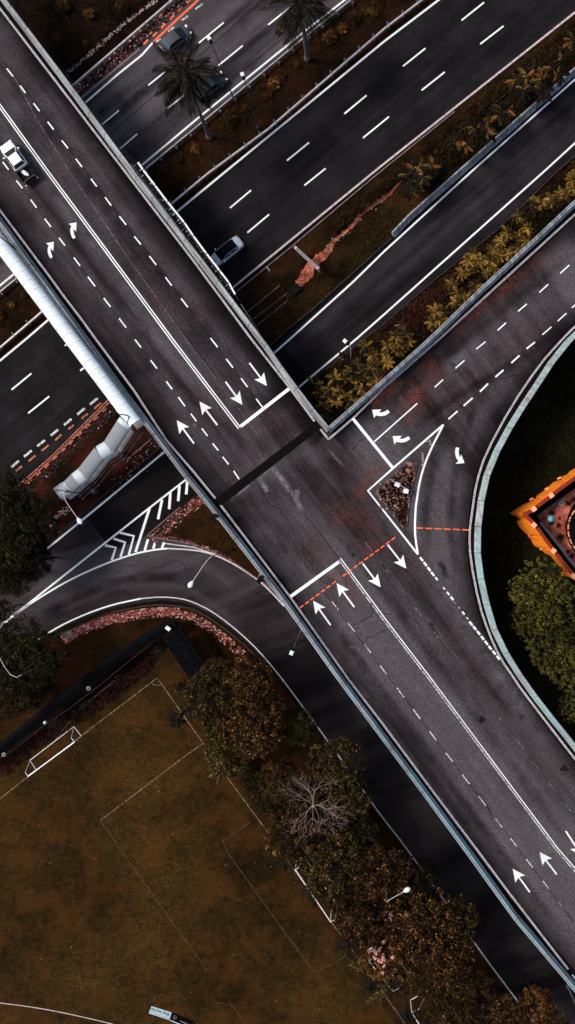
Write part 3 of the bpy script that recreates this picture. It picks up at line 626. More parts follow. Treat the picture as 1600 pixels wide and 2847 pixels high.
def stain(c, r, mat, seed, z=ZD + .0045, sq=(1, 1), par=None):
    rg = random.Random(seed); n = 14
    V = [W(c[0], c[1], ZD) + Vector((math.cos(2 * PI * i / n) * r * sq[0] * rg.uniform(.5, 1.25), math.sin(2 * PI * i / n) * r * sq[1] * rg.uniform(.5, 1.25), 0)) for i in range(n)]
    for v in V: v.z = z
    mk('stain', V, fixup(V, tess([v.to_2d() for v in V])), mat, par or deck)
MST = plain('oil_stain', (0.012, 0.010, 0.011), 0.9, 0, 0.4, 3, spec=0.1); MSL = plain('pale_scuff', (0.085, 0.078, 0.085), 0.9, 0, 0.4, 3, spec=0.1)
for i, (c_, r_) in enumerate(((T('53', 755, 322), .45), (T('53', 1045, 305), .4), (T('53', 1365, 690), .5), (T('43', 395, 870), .4), (T('42', 1215, 355), .25))): stain(c_, r_, MST, i)
for i, (c_, r_, q) in enumerate(((T('53', 600, 640), .3, (1, 1)), (T('53', 410, 400), .22, (1, 1)), (T('32', 33, 650), .25, (1, 1)), (T('42', 1200, 1040), .45, (1.2, .6)), (T('32', 630, 985), .3, (1, 1)), (T('32', 700, 1080), .3, (1.2, 1.4)), (T('32', 790, 1180), .5, (.8, 1.8)), (T('32', 520, 1050), .35, (1, 1)), (T('42', 1050, 500), .6, (1, .8)), (T('42', 1370, 830), .5, (.8, 1)))): stain(c_, r_, MSL, i + 30, sq=q)

# soft-edged wear: rubber, dust and polished tracks lying on the asphalt
def wear_mat(name, col, thr=(.3, .7), fine=None):
    m, nt, b = new_mat(name); at = nt.nodes.new('ShaderNodeAttribute'); at.attribute_name = 'thick'
    f = mix(nt, 1.0, at.outputs['Color'], ramp(nt, noise(nt, .5, 5, .7, coords(nt)), [(thr[0], 0.1), (thr[1], 1.0)]), 'MULTIPLY')
    if fine: f = mix(nt, 1.0, f, ramp(nt, noise(nt, fine, 3, .9, coords(nt)), [(.42, 0.0), (.6, 1.0)]), 'MULTIPLY')
    c = ramp(nt, noise(nt, 7.5, 2, .9, coords(nt)), [(.3, tuple(v * .5 for v in col)), (.7, tuple(v * 1.6 for v in col))])
    nt.links.new(c, b.inputs['Base Color']); b.inputs['Roughness'].default_value = .9; b.inputs['Specular IOR Level'].default_value = .05
    tr = nt.nodes.new('ShaderNodeBsdfTransparent'); ms = nt.nodes.new('ShaderNodeMixShader')
    nt.links.new(f, ms.inputs[0]); nt.links.new(tr.outputs[0], ms.inputs[1]); nt.links.new(b.outputs[0], ms.inputs[2])
    nt.links.new(ms.outputs[0], nt.nodes['Material Output'].inputs['Surface']); return m
WM = {'pale': wear_mat('polished_wear', (.105, .093, .10)), 'dark': wear_mat('rubber_wear', (.009, .0075, .0085)), 'red': wear_mat('rusty_dust', (.15, .045, .033), (.35, .6), 3.5), 'scuff': wear_mat('pale_scuffing', (.17, .16, .165), (.42, .58))}
WN = [0]
def soft(pts, width, kind, a=.8, z=ZD, par=None, zoff=None):
    WN[0] += 1; zz = z + .0037 + .00004 * WN[0] if zoff is None else zoff + .00005 * WN[0]
    P = smooth_pts([W(x, y, z) for x, y in pts], 2)
    for p in P: p.z = zz
    N = normals2(P); V = []; Fc = []; tc = []; L = len(P)
    for i, (p, n) in enumerate(zip(P, N)):
        e = min(1.0, i / (L * .22), (L - 1 - i) / (L * .22))
        for x, k in ((-.5, 0), (-.28, .55), (0, 1), (.28, .55), (.5, 0)): V.append(p + n * x * width); tc += [a * k * e] * 3 + [1]
    for i in range(L - 1):
        for j in range(4): Fc.append((5 * i + j, 5 * i + j + 1, 5 * i + j + 6, 5 * i + j + 5))
    o = mk('wear_streak', V, Fc, WM[kind], par or deck); ca_ = o.data.color_attributes.new('thick', 'FLOAT_COLOR', 'POINT'); ca_.data.foreach_set('color', tc)
for q, w_, k, a in (
    ([(-40, 300), (60, 420), (200, 610), (330, 770), (450, 930)], 2.6, 'pale', .85), ([(10, 470), (110, 600), (200, 730)], 1.6, 'pale', .5),
    ([(120, 560), (260, 740), (420, 960), (560, 1150)], 1.5, 'dark', .45), ([(30, 220), (180, 420), (330, 620), (520, 860), (640, 1030)], 2.4, 'dark', .6),
    ([(90, 130), (250, 340), (420, 570), (600, 820), (740, 1010)], 1.6, 'dark', .5), ([(140, 160), (300, 370), (460, 590), (640, 840)], 1.3, 'pale', .4),
    ([(0, 500), (180, 760), (330, 960), (500, 1200)], 1.2, 'dark', .35), ([(420, 1020), (520, 1160), (600, 1270)], 2.4, 'pale', .45),
    ([(640, 1150), (700, 1130), (800, 1100)], 3.0, 'dark', .4), ([(700, 1260), (820, 1180), (960, 1160), (1060, 1130)], 3.2, 'dark', .5), ([(860, 1200), (930, 1270), (960, 1350)], 2.5, 'dark', .45),
    ([(640, 1380), (730, 1320), (850, 1260), (960, 1250)], 2.5, 'pale', .4), ([(700, 1500), (740, 1460), (800, 1560), (830, 1620)], 2.8, 'pale', .45),
    ([(750, 1290), (790, 1340), (830, 1400), (850, 1440)], .9, 'scuff', 1.0), ([(712, 1330), (735, 1350), (745, 1370)], .8, 'scuff', .9), ([(640, 1390), (690, 1350), (760, 1300)], .6, 'scuff', .7), ([(905, 1240), (950, 1290), (975, 1310)], .5, 'scuff', .6),
    ([(900, 1560), (930, 1590), (960, 1640)], 1.2, 'scuff', .7), ([(1000, 1690), (1080, 1800), (1250, 2030), (1400, 2230), (1560, 2440)], 2.3, 'pale', .9), ([(860, 1640), (1000, 1840), (1200, 2110), (1400, 2380), (1560, 2590)], 1.6, 'dark', .55), ([(820, 1660), (960, 1860), (1160, 2130), (1380, 2440)], 1.2, 'pale', .35),
    ([(850, 1360), (960, 1500), (1100, 1690), (1300, 1960), (1500, 2230), (1600, 2360)], 1.8, 'dark', .5), ([(1120, 1640), (1240, 1780), (1400, 2010), (1600, 2290)], 2.2, 'pale', .5),
    ([(1195, 1410), (1190, 1500), (1230, 1640), (1310, 1760), (1420, 1930), (1560, 2130)], 3.0, 'pale', .95), ([(1270, 1240), (1225, 1330), (1215, 1430)], 2.6, 'pale', .8), ([(1410, 1060), (1330, 1160), (1280, 1260)], 2.5, 'pale', .5),
    ([(1240, 1180), (1200, 1300), (1180, 1420), (1190, 1540)], 1.8, 'dark', .7), ([(1330, 1090), (1300, 1200), (1260, 1330), (1250, 1470), (1270, 1600)], 1.4, 'dark', .6), ([(1600, 880), (1450, 1000), (1340, 1060), (1240, 1120), (1150, 1190)], 1.6, 'dark', .7), ([(1600, 700), (1400, 860), (1200, 1020), (1080, 1120)], 1.6, 'dark', .45),
    ([(1600, 760), (1420, 910), (1280, 1020), (1180, 1100)], 2.2, 'pale', .5), ([(1560, 690), (1400, 800), (1250, 930)], 2.6, 'red', .7), ([(1340, 960), (1290, 990), (1230, 1030)], 2.0, 'scuff', .45),
    ([(1230, 1010), (1180, 1070), (1140, 1130), (1120, 1180)], 4.2, 'red', 1.0), ([(1100, 1040), (1060, 1090), (1030, 1130)], 4.0, 'red', .8), ([(1070, 1290), (1020, 1340), (990, 1390)], 2.4, 'red', .9), ([(900, 1450), (980, 1420), (1050, 1480), (1000, 1560)], 4.5, 'red', .6), ([(860, 1480), (930, 1600), (1020, 1680)], 3.0, 'red', .5),
    ([(1220, 1560), (1235, 1580), (1240, 1610)], 1.0, 'dark', .9), ([(1195, 1730), (1205, 1750), (1215, 1770)], .6, 'dark', 1.0)):
    soft(q, w_, k, a)
for q, w_, k, a in (([(200, 420), (330, 320), (480, 200)], 1.3, 'dark', .8), ([(240, 350), (350, 250), (450, 180)], 1.6, 'dark', .6), ([(300, 330), (440, 215), (600, 90), (700, 0)], 1.2, 'dark', .8), ([(330, 420), (480, 300), (640, 170), (800, 40)], 1.3, 'dark', .7), ([(420, 380), (560, 270), (700, 150), (860, 20)], 1.5, 'dark', .6),
    ([(500, 130), (600, 60), (700, -20)], 2.4, 'pale', .9), ([(330, 260), (480, 140), (560, 70)], 1.8, 'pale', .6), ([(560, 190), (680, 95), (780, 10)], 2.4, 'pale', .8), ([(360, 350), (470, 270), (560, 190)], 1.6, 'pale', .5), ([(640, 200), (760, 100), (860, 10)], 1.8, 'pale', .5)):
    soft(q, w_, k, a, 0, hA, ZB + .0006)
for q, w_, k, a in (([(100, 1720), (250, 1640), (400, 1600), (520, 1610)], 1.6, 'dark', .7), ([(300, 1570), (420, 1540), (560, 1560), (660, 1640)], 1.8, 'pale', .55), ([(330, 1640), (450, 1620), (560, 1650), (660, 1740)], 1.4, 'pale', .4), ([(200, 1600), (300, 1560), (420, 1530)], 1.2, 'pale', .4)):
    soft(q, w_, k, a, 0, hL, ZA + .0006)
for q in ([(900, 880), (1060, 750), (1250, 590)], [(1000, 850), (1180, 700), (1400, 500)], [(1300, 500), (1450, 380), (1600, 260)]): soft(q, 1.6, 'pale', .22, 0, hC, ZB + .0006)

# ============================================================ KERBS, DRAINS, RAILS
def railing(name, pts, z0, z1, r, mat, label, cat, posts=None, pr=0.05, group=None, postout=0.0, beam=None):
    P = [W(x, y, z1) for x, y in pts]; root = empty(name, Vector((P[0].x, P[0].y, 0)), label, cat, group); o0 = root.location
    mb = MB()
    if beam:
        N = normals2(P)
        V = []
        for p, n in zip(P, N):
            for a, h in ((-beam / 2, 0), (-beam / 2, -.3), (beam / 2, -.3), (beam / 2, 0)): V.append(p + n * a + Vector((0, 0, h)) - o0)
        Fc = []
        for i in range(len(P) - 1):
            for j in range(4): q = (j + 1) % 4; Fc.append((i * 4 + j, i * 4 + q, i * 4 + 4 + q, i * 4 + 4 + j))
        mb.add(V, Fc)
    else: mb.tube([p - o0 for p in P], r)
    mb.build('rail', M[mat], root)
    if posts:
        Q = resample(P, posts); pm = None
        for q, n in zip(Q, normals2(Q)):
            if pm is None:
                b_ = MB(); b_.box((0, 0, (z0 + z1) / 2), (pr * 2, pr * 2, z1 - z0)); b_.box((0, 0, .04), (pr * 3, pr * 3, .08))
                if postout: b_.box((postout / 2, 0, z1 - .15), (abs(postout), pr * 1.6, .18)); b_.box((postout, 0, z1 - .45), (pr * 1.6, pr * 3, .8))
                p0 = b_.build('post', M['galvd'], root); pm = p0
            else: p0 = pm.copy(); COL.objects.link(p0); p0.parent = root
            p0.location = (q.x - o0.x, q.y - o0.y, 0); p0.rotation_euler = (0, 0, math.atan2(n.y, n.x))
    return root
gA = [(-80, 880), (0, 811), (45, 774), (400, 472), (530, 365.5), (843, 106), (974, 0), (1100, -100)]
gB = [(-80, 1034), (0, 966), (119, 864), (475.5, 567), (540, 513), (580, 480), (746, 358), (1070, 78), (1172, 0), (1290, -92)]
railing('guardrail', gA, 0, .75, .05, 'galv', 'thin steel guardrail along the upper highway side of the grass median', 'guardrail', 2.5, .06, 'median guardrails', -0.45, .13)
railing('guardrail', gB, 0, .75, .05, 'galv', 'steel guardrail along the main highway side of the grass median', 'guardrail', 2.5, .06, 'median guardrails', 0.45, .20)
for o_, w_ in ((0, .13), (0.30, .08)):
    pass
railing('guardrail', [(140, 290), (200, 239), (477, 0), (600, -108)], 0, .75, .05, 'galv', 'double-edged steel guardrail between brick paving and the upper left shrub verge', 'guardrail', 4.0, .06, None, -0.2, .20)
def kerb(pts, w, h, mat, label, off=0.0, piece=1.2, name='kerb', sm=0, cat='kerb'):
    P = [W(x, y, h) for x, y in pts]
    for p in P: p.z = 0
    if sm: P = smooth_pts(P, sm)
    Q = resample(P, piece); N = normals2(Q); mb = MB()
    for i in range(len(Q) - 1):
        a = Q[i].lerp(Q[i + 1], .012); b_ = Q[i].lerp(Q[i + 1], .988); V = []
        hh = h + RNG.uniform(-.01, .01)
        for p, n in ((a, N[i]), (b_, N[i + 1])):
            for x, z in ((off - w / 2, 0), (off - w / 2, hh), (off + w / 2, hh), (off + w / 2, 0)): V.append(p + n * x + Vector((0, 0, z)))
        mb.add(V, [(0, 1, 5, 4), (1, 2, 6, 5), (2, 3, 7, 6), (3, 2, 1, 0), (4, 5, 6, 7)])
    return tag(mb.build(name, M[mat], top=True), label, cat)
kerb([(640, 826), (657, 811), (810, 686), (977, 544.6), (1070, 467), (1265, 309.5)], .16, .15, 'kerb', 'dusty concrete kerb beside the main highway along the dark hedge')
ribbon('gutter', [(610, 835), (652, 801), (977, 533), (1070, 457), (1265, 304)], .5, ZB + .003, M['gutter'], hB, off=-.2)
kerb([(640, 1063), (802, 914), (867, 862), (1070, 679), (1105, 646)], .12, .12, 'kerbd', 'thin dark kerb between the grass strip and the side road')
ribbon('gutter', [(640, 1070), (802, 925), (867, 872), (1070, 688), (1319, 460), (1620, 195)], .5, ZB + .003, M['gutter'], hC)
kerb([(213, 1440), (355, 1322), (451, 1238), (520, 1178)], .12, .12, 'kerbd', 'kerb of the stair verge beside the hatched side road')
kerb([(820, 1098), (930, 1008), (1060, 906), (1216, 772), (1384, 638), (1552, 474), (1700, 342)], .12, .12, 'kerbd', 'dark kerb along the foot of the palm bed')
kerb([(501, 1410), (410, 1488), (412, 1492), (530, 1510), (593, 1533), (660, 1570), (731, 1619), (775, 1652)], .16, .14, 'kerb', 'pale kerb round the brick pointed gore island', piece=.8)
kerb([(150, 1770), (300, 1706), (391, 1686), (447, 1681), (503, 1686), (540, 1694), (584, 1718), (634, 1754), (692, 1804), (735, 1850)], .14, .13, 'kerbd', 'dark kerb between loop road and brick footpath', piece=.9, sm=1)
kerb([(225.6, 270), (388, 132)], .12, .1, 'kerb', 'low kerb of the brick paving by the upper highway')
for pts, lab in ((T('13', 335, 1190, 830, 780, 990, 655), 'broken line of pale kerb stones running through the hedge'),
                 (T('22', 425, 1065, 665, 868), 'thin concrete drain edge at the foot of the flyover, farther from the culvert'),
                 (T('22', 460, 1120, 590, 1030, 720, 925), 'reddish concrete edge of the open culvert'),
                 (T('22', 495, 1165, 720, 985), 'lower concrete edge of the open culvert'),
                 (Z(130, 1120, 4.993, 1120, 785, 1448, 505), 'thin drain edge in the verge beside the covered stairs'),
                 (T('51', 860, 30, 600, 240, 420, 470), 'low edging beside the dark planting near the goal')):
    kerb(pts, .12, .12, 'kerb', lab, name='drain_edge', cat='drain edge')
# culvert mouth and clay gully
mb = MB(); c_ = W(*T('22', 775, 900), 0.2); mb.box(c_, (1.5, 1.1, .4), AHW); tag(mb.build('culvert_box', M['black'], top=True), 'black culvert box at the lower end of the red clay gully', 'culvert')
gul = T('22', 800, 862, 850, 800, 925, 690, 1020, 620, 1060, 550, 1115, 500, 1200, 430, 1290, 320, 1448, 205) + T('23', 60, 190, 175, 60)
gw_ = [.75, 1.3, 1.2, .9, .55, .25, .35, .6, .55, .35, .15]
P = [W(x, y, 0) for x, y in gul]
P2 = []; 
for i in range(len(P) - 1):
    for k in range(6):
        P2.append((P[i].lerp(P[i + 1], k / 6), gw_[i] + (gw_[i + 1] - gw_[i]) * k / 6))
N = normals2([p for p, _ in P2]); V = []; Fc = []
for (p, w_), n in zip(P2, N):
    V += [p + n * w_ * RNG.uniform(.35, .75) + Vector((0, 0, ZA)), p - n * w_ * RNG.uniform(.35, .75) + Vector((0, 0, ZA))]
for i in range(len(P2) - 1): Fc.append((2 * i, 2 * i + 1, 2 * i + 3, 2 * i + 2))
mk('clay_gully', V, Fc, M['clay'])['kind'] = 'structure'
def scatter_rocks(name, fn, n, s0, s1, mat, seed, kind='stuff', label=None, cat=None):
    rg = random.Random(seed); mb = MB()
    for _ in range(n):
        p = fn(rg); s_ = rg.uniform(s0, s1)
        mb.ball((p[0], p[1], p[2] + s_ * .25), s_, (1, rg.uniform(.6, 1), .6), 6, 3, jit=.25, rng=rg)
    o = mb.build(name, M[mat]); o['kind'] = kind
    if label: tag(o, label, cat)
    return o
def along(pts, w, z=0.0):
    P = [W(x, y, z) for x, y in pts]; L = [(b_ - a).length for a, b_ in zip(P, P[1:])]
    def f(rg):
        t = rg.uniform(0, sum(L)); i = 0
        while t > L[i]: t -= L[i]; i += 1
        d = (P[i + 1] - P[i]).normalized(); n = Vector((-d.y, d.x, 0)); return P[i] + d * t + n * rg.gauss(0, w * .5)
    return f
scatter_rocks('gully_stones', along(gul[:9], .5), 160, .04, .12, 'rubble', 3, label='loose stones lying in the red clay gully', cat='stones')
scatter_rocks('hedge_foot_rubble', along(T('11', 490, 560, 570, 490, 720, 360, 900, 200, 1180, -10), .26), 330, .045, .12, 'rubble', 4, label='row of pale broken stones along the foot of the upper left verge', cat='rubble')
scatter_rocks('island_grit', along(Z(1020, 1180, 6.58, 1020, 500, 1030, 650, 1020, 780), .12, ZD), 90, .02, .06, 'rubble', 5, label='pale grit heaped along the inside of the curved island line', cat='grit')
scatter_rocks('island_grit', along(Z(1020, 1180, 6.58, 1090, 320, 1160, 280, 1175, 400), .14, ZD), 60, .02, .06, 'rubble', 6, label='pale grit heap inside the pointed tip of the island', cat='grit')
scatter_rocks('verge_stones', along(T('31', 830, 1130, 1010, 960, 1180, 800), 1.2), 60, .04, .11, 'rubble', 8, label='loose stones in the verge below the covered stairs', cat='stones')
scatter_rocks('verge_stones', along(T('41', 370, 150, 430, 60, 520, 10), .4), 70, .05, .12, 'rubble', 9, label='rubble at the tree edge below the covered stairs', cat='stones')
scatter_rocks('verge_stones', along(T('42', 0, 330, 300, 440, 600, 640), 1.0), 30, .02, .05, 'rubble', 12, label='litter scattered along the inner edge of the loop road', cat='litter')
rgp = random.Random(77)
scatter_rocks('pitch_litter', lambda r: W(r.uniform(60, 900), r.uniform(1930, 2800), 0), 60, .03, .07, 'rubble', 10, label='tiny pale leaves scattered over the football pitch', cat='fallen leaves')

# brick paving, every brick a raised block
def pavers(name, pts, width, label, bl=.26, bw=.2, seed=1, side=1, fade=0.0, wts=(4, 5, 1.8, 1.6), h=.05, parent=None, ragged=.35):
    bl, bw, h = .24, .17, .035
    rg = random.Random(seed); P = [W(x, y, 0) for x, y in pts]; P = smooth_pts(P, 2); Q = resample(P, bl); N = normals2(Q); mb = MB()
    rows = int(width / bw)
    for i in range(len(Q) - 1):
        wr = width if not callable(width) else width
        for r in range(rows):
            if r >= rows - 2 and rg.random() < ragged: continue
            if rg.random() < .05 + fade * .5: continue
            o0 = side * (r * bw + .01); o1 = side * ((r + 1) * bw - .012); a = Q[i].lerp(Q[i + 1], .05); b_ = Q[i].lerp(Q[i + 1], .95)
            z = h + rg.uniform(-.012, .012)
            na, nb = N[i], N[i + 1]
            V = [a + na * o0, a + na * o1, b_ + nb * o1, b_ + nb * o0]
            V = [v + Vector((0, 0, .008)) for v in V] + [v + Vector((0, 0, z)) for v in V]
            mb.add(V, [(4, 5, 6, 7), (0, 1, 5, 4), (1, 2, 6, 5), (2, 3, 7, 6), (3, 0, 4, 7)], rg.choices((0, 1, 2, 3), wts)[0])
    o = mb.build(name, [M['brickA'], M['brickB'], M['brickC'], M['brickD']], parent); o['kind'] = 'stuff'
    if label: tag(o, label, 'brick paving')
    return o
pavers('brick_paving', [(168, 1768), (205, 1744), (300, 1710), (391, 1692), (447, 1687), (500, 1690)], 1.45, 'curved salmon brick footpath along the outside of the loop road', seed=2, side=-1)
pavers('brick_paving', [(500, 1692), (535, 1703), (580, 1726), (628, 1762), (684, 1812)], 1.25, 'crumbling end of the brick footpath towards the trees', seed=3, side=-1, fade=.5, wts=(3, 4, 3, 1))
pavers('brick_paving', [(414, 1489), (450, 1460), (505, 1413), (560, 1365)], 1.6, 'brick paving along the upper edge of the gore island', seed=4, side=-1, fade=.3, wts=(1.2, 4, 1.2, 4))
pavers('brick_paving', [(418, 1492), (470, 1501), (530, 1513), (593, 1537), (650, 1567)], .6, 'narrow brick edging along the lower side of the gore island', seed=5, side=1, fade=.35, wts=(1.5, 4, 1, 3))
pavers('brick_paving', [(228, 268), (310, 196), (392, 125), (530, 0), (560, -30)], 2.0, 'dark weathered brick paving between guardrail and upper highway', seed=6, side=1, fade=.5, wts=(.45, 1.6, .6, 6))
pavers('brick_paving', [(60, 1372), (180, 1252), (310, 1130)], 1.3, 'sooty brick paving between highway and covered stairs', seed=7, side=-1, fade=1.2, wts=(.05, .35, .25, 6))
# manhole cover
c_ = W(193, 1765, 0); mh = empty('manhole_cover', c_, 'square patterned utility cover beside the loop road footpath', 'utility cover', rz=.3)
mb = MB()
for a in range(4):
    t = a * PI / 2; mb.box((math.cos(t) * .5, math.sin(t) * .5, .05), (.07, 1.05, .08), t)
mb.build('frame', M['galvd'], mh)
mb = MB()
for i in range(3):
    for j in range(3): mb.box((-.28 + i * .28, -.28 + j * .28, .04), (.2, .2, .05), 0)
mb.build('cover_plate', M['galvd'], mh)

# ============================================================ TRAFFIC ISLAND
isl = [(1046.5, 1369)] + Z(1020, 1180, 6.58, 185, 1200, 300, 1120, 500, 930, 700, 730, 780, 670, 860, 655, 905, 700, 912, 760, 890, 900, 850, 1080, 800, 1300, 770, 1500, 745, 1700, 735, 1860, 710, 1890, 650, 1880, 500, 1660, 330, 1440, 220, 1320, 170, 1260)
Vt = [W(x, y, ZD + .15).to_2d() for x, y in isl]
ir = empty('traffic_island', W(1100, 1370, ZD), 'triangular raised island with broken rocky soil in the junction', 'traffic island'); o0 = ir.location
Vw = [Vector((v[0], v[1], 0)) for v in Vt] + [Vector((Vt[0][0], Vt[0][1], 0))]
Qk = resample(Vw, .55); Nk = normals2(Qk); kb = 0
for i in range(len(Qk) - 1):
    a = Qk[i].lerp(Qk[i + 1], .03); b_ = Qk[i].lerp(Qk[i + 1], .97); V = []
    for p, n in ((a, Nk[i]), (b_, Nk[i + 1])):
        for x, z in ((-.09, 0), (-.09, .15), (.09, .15), (.09, 0)): V.append(p + n * x + Vector((0, 0, z + ZD)) - o0)
    mk('kerb_stone', V, [(0, 1, 5, 4), (1, 2, 6, 5), (2, 3, 7, 6), (3, 2, 1, 0), (4, 5, 6, 7)], M['kerbd' if i % 3 else 'kerb'], ir)
V, Fc = prism([(v[0] - o0.x, v[1] - o0.y) for v in Vt], 0.005, .11); mk('soil_bed', V, Fc, M['soil'], ir)
rg = random.Random(5)
for k in range(34):
    px, py = Z(1020, 1180, 6.58, rg.choice([rg.uniform(230, 700), rg.uniform(230, 620)]), rg.uniform(1080, 1560))
    if px > 1046 + (py - 1330) * .55 + 78: continue
    b_ = MB(); r_ = rg.uniform(.07, .20); b_.ball(W(px, py, ZD + .16) - o0, r_, (1, rg.uniform(.6, 1), .5), 7, 4, jit=.3, rng=rg); b_.build('rock', M[rg.choice(['rock', 'rockd', 'rubble', 'kerbd', 'rockd'])], ir)
for q in ((800, 720, .5), (870, 760, .4), (640, 850, .3), (760, 850, .45), (650, 1040, .4), (720, 990, .35), (810, 870, .3), (330, 1380, .3), (420, 1560, .3), (520, 1560, .3)):
    b_ = MB(); b_.ball(W(*Z(1020, 1180, 6.58, q[0], q[1]), ZD + .16) - o0, q[2] * .8, (1, .8, .45), 8, 4, jit=.3, rng=rg); b_.build('rock', M['rockd' if q[2] < .45 else 'rock'], ir)
_isl = [W(x, y, ZD) for x, y in isl]
def _in_isl(r):
    while True:
        px, py = r.uniform(1046, 1158), r.uniform(1280, 1466); c = False; j = len(isl) - 1
        for i in range(len(isl)):
            if (isl[i][1] > py) != (isl[j][1] > py) and px < (isl[j][0] - isl[i][0]) * (py - isl[i][1]) / (isl[j][1] - isl[i][1]) + isl[i][0]: c = not c
            j = i
        if c and (py < 1400 or r.random() < .35): return W(px, py, ZD + .12)
scatter_rocks('soil_clods', _in_isl, 260, .04, .13, 'rock', 61, label='pinkish broken soil and pebbles covering the traffic island', cat='soil')
def box_post(px, py, rz, label, w=.62):
    t = empty('signal_cabinet', W(px, py, ZD + .1), label, 'signal box', 'boxes on the traffic island', rz=rz)
    b_ = MB(); b_.box((0, 0, .5), (w * .8, w * .6, 1.0)); b_.build('cabinet', M['galvd'], t)
    b_ = MB(); b_.box((0, 0, 1.04), (w, w * .85, .07)); b_.build('lid', M['lampw'], t)
box_post(1104, 1348, -.4, 'pale square-lidded box on the island nearer the stop line'); box_post(1127.5, 1366, -.15, 'pale square-lidded box on the island nearer the slip road')
P_ = [W(x, y, ZD + 1.2) for x, y in Z(1020, 1180, 6.58, 455, 1010, 520, 1060, 640, 1130, 780, 1200)]; b_ = MB(); b_.tube(P_, .05)
b_.tube([P_[0], P_[0] - Vector((0, 0, 1.1))], .05); b_.tube([P_[-1], P_[-1] - Vector((0, 0, 1.1))], .05)
tag(b_.build('handrail', M['galv'], top=True), 'bent pale rail crossing the island between the two boxes', 'rail')

# ============================================================ COVERED FOOTBRIDGE AND STAIRS
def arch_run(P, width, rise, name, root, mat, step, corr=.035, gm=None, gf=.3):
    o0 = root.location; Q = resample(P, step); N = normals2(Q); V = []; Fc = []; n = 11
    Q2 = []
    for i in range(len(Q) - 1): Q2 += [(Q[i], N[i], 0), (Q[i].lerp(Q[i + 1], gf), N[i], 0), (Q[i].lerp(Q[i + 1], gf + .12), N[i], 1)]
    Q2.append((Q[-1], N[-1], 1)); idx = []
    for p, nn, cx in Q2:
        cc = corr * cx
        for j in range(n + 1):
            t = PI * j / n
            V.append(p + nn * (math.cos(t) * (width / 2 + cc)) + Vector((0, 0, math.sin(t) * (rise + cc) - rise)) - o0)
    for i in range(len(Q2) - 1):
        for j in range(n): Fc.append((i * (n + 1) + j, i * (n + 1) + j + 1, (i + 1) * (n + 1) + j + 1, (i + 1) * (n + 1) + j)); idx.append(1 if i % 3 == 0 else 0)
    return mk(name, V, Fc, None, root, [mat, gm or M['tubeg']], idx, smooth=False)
ft = empty('covered_footbridge', W(200, 950, 0), 'covered footbridge with a long white corrugated barrel roof beside the flyover', 'footbridge')
ZT = 9.4
a0, a1 = W(-110, 534, ZT), W(373, 1176, ZT)
n_pan = 26
for i in range(n_pan):
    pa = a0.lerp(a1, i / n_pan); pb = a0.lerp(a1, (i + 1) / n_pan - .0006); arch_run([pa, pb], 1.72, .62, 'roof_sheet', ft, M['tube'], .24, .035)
o0 = ft.location; d = (a1 - a0).normalized(); n = Vector((-d.y, d.x, 0))
mb = MB(); mid = (a0 + a1) / 2; L = (a1 - a0).length; mb.box(Vector((mid.x, mid.y, 5.9)) - o0, (L, 1.5, .35), math.atan2(d.y, d.x)); mb.build('walkway_deck', M['conc'], ft)
for sgn in (-1, 1):
    mb = MB(); mb.tube([Vector((p.x, p.y, 7.0)) + n * .74 * sgn - o0 for p in (a0, a1)], .04)
    for k in range(24):
        p = a0.lerp(a1, k / 23); mb.tube([Vector((p.x, p.y, z)) + n * .76 * sgn - o0 for z in (6, 8.75)], .035, 5)
    mb.build('railing', M['galvd'], ft)
    mb = MB(); mb.tube([Vector((p.x, p.y, 8.78)) + n * .88 * sgn - o0 for p in (a0, a1)], .035); mb.build('eave_rail', M['galvd'], ft)
for px, py in ((40, 745), (160, 905), (330, 1140)):
    p = W(px, py, 5.7); mb = MB(); mb.tube([Vector((p.x, p.y, 0)) - o0, Vector((p.x, p.y, 5.75)) - o0], .35, 10); mb.build('column', M['conc'], ft)
st = empty('covered_stairs', W(270, 1260, 0), 'covered footbridge stairs under a grey and white corrugated roof descending in three flights', 'covered stairs')
def ZS(x, y, z): q = Z(130, 1120, 4.993, x, y); return W(q[0], q[1], z)
hts = [ZS(1085, 255, 9.35), ZS(1045, 310, 9.25), ZS(852, 612, 7.5), ZS(722, 690, 7.5), ZS(488, 990, 5.7), ZS(392, 1062, 5.65), ZS(282, 1172, 4.75), ZS(150, 1270, 4.6)]
mats_ = ['tube', 'tubed', 'tube', 'tubed', 'tube', 'tubed', 'tubed']
for i in range(7):
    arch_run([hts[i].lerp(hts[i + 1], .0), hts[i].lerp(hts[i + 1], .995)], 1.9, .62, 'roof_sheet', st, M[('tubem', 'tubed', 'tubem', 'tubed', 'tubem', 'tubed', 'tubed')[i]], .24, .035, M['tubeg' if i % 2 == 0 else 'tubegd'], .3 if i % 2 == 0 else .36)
o0 = st.location
for i in (1, 3, 5):
    a, b_ = hts[i] - Vector((0, 0, 3.1)), hts[i + 1] - Vector((0, 0, 3.1)); nst = 14; dd = (b_ - a)
    for k in range(nst):
        mb = MB(); p = a.lerp(b_, (k + .5) / nst); mb.box(p - o0, (dd.to_2d().length / nst * 1.02, 1.6, .14), math.atan2(dd.y, dd.x)); mb.build('step', M['conc'], st)
for i in (2, 4, 6):
    a, b_ = hts[i] - Vector((0, 0, 3.1)), hts[i + 1] - Vector((0, 0, 3.1)); dd = b_ - a; mb = MB(); mb.box((a + b_) / 2 - o0, (dd.length, 1.6, .2), math.atan2(dd.y, dd.x)); mb.build('landing', M['conc'], st)
    mb = MB(); c_ = (a + b_) / 2 - o0; mb.tube([Vector((c_.x, c_.y, -st.location.z)), c_], .22, 8); mb.build('column', M['conc'], st)
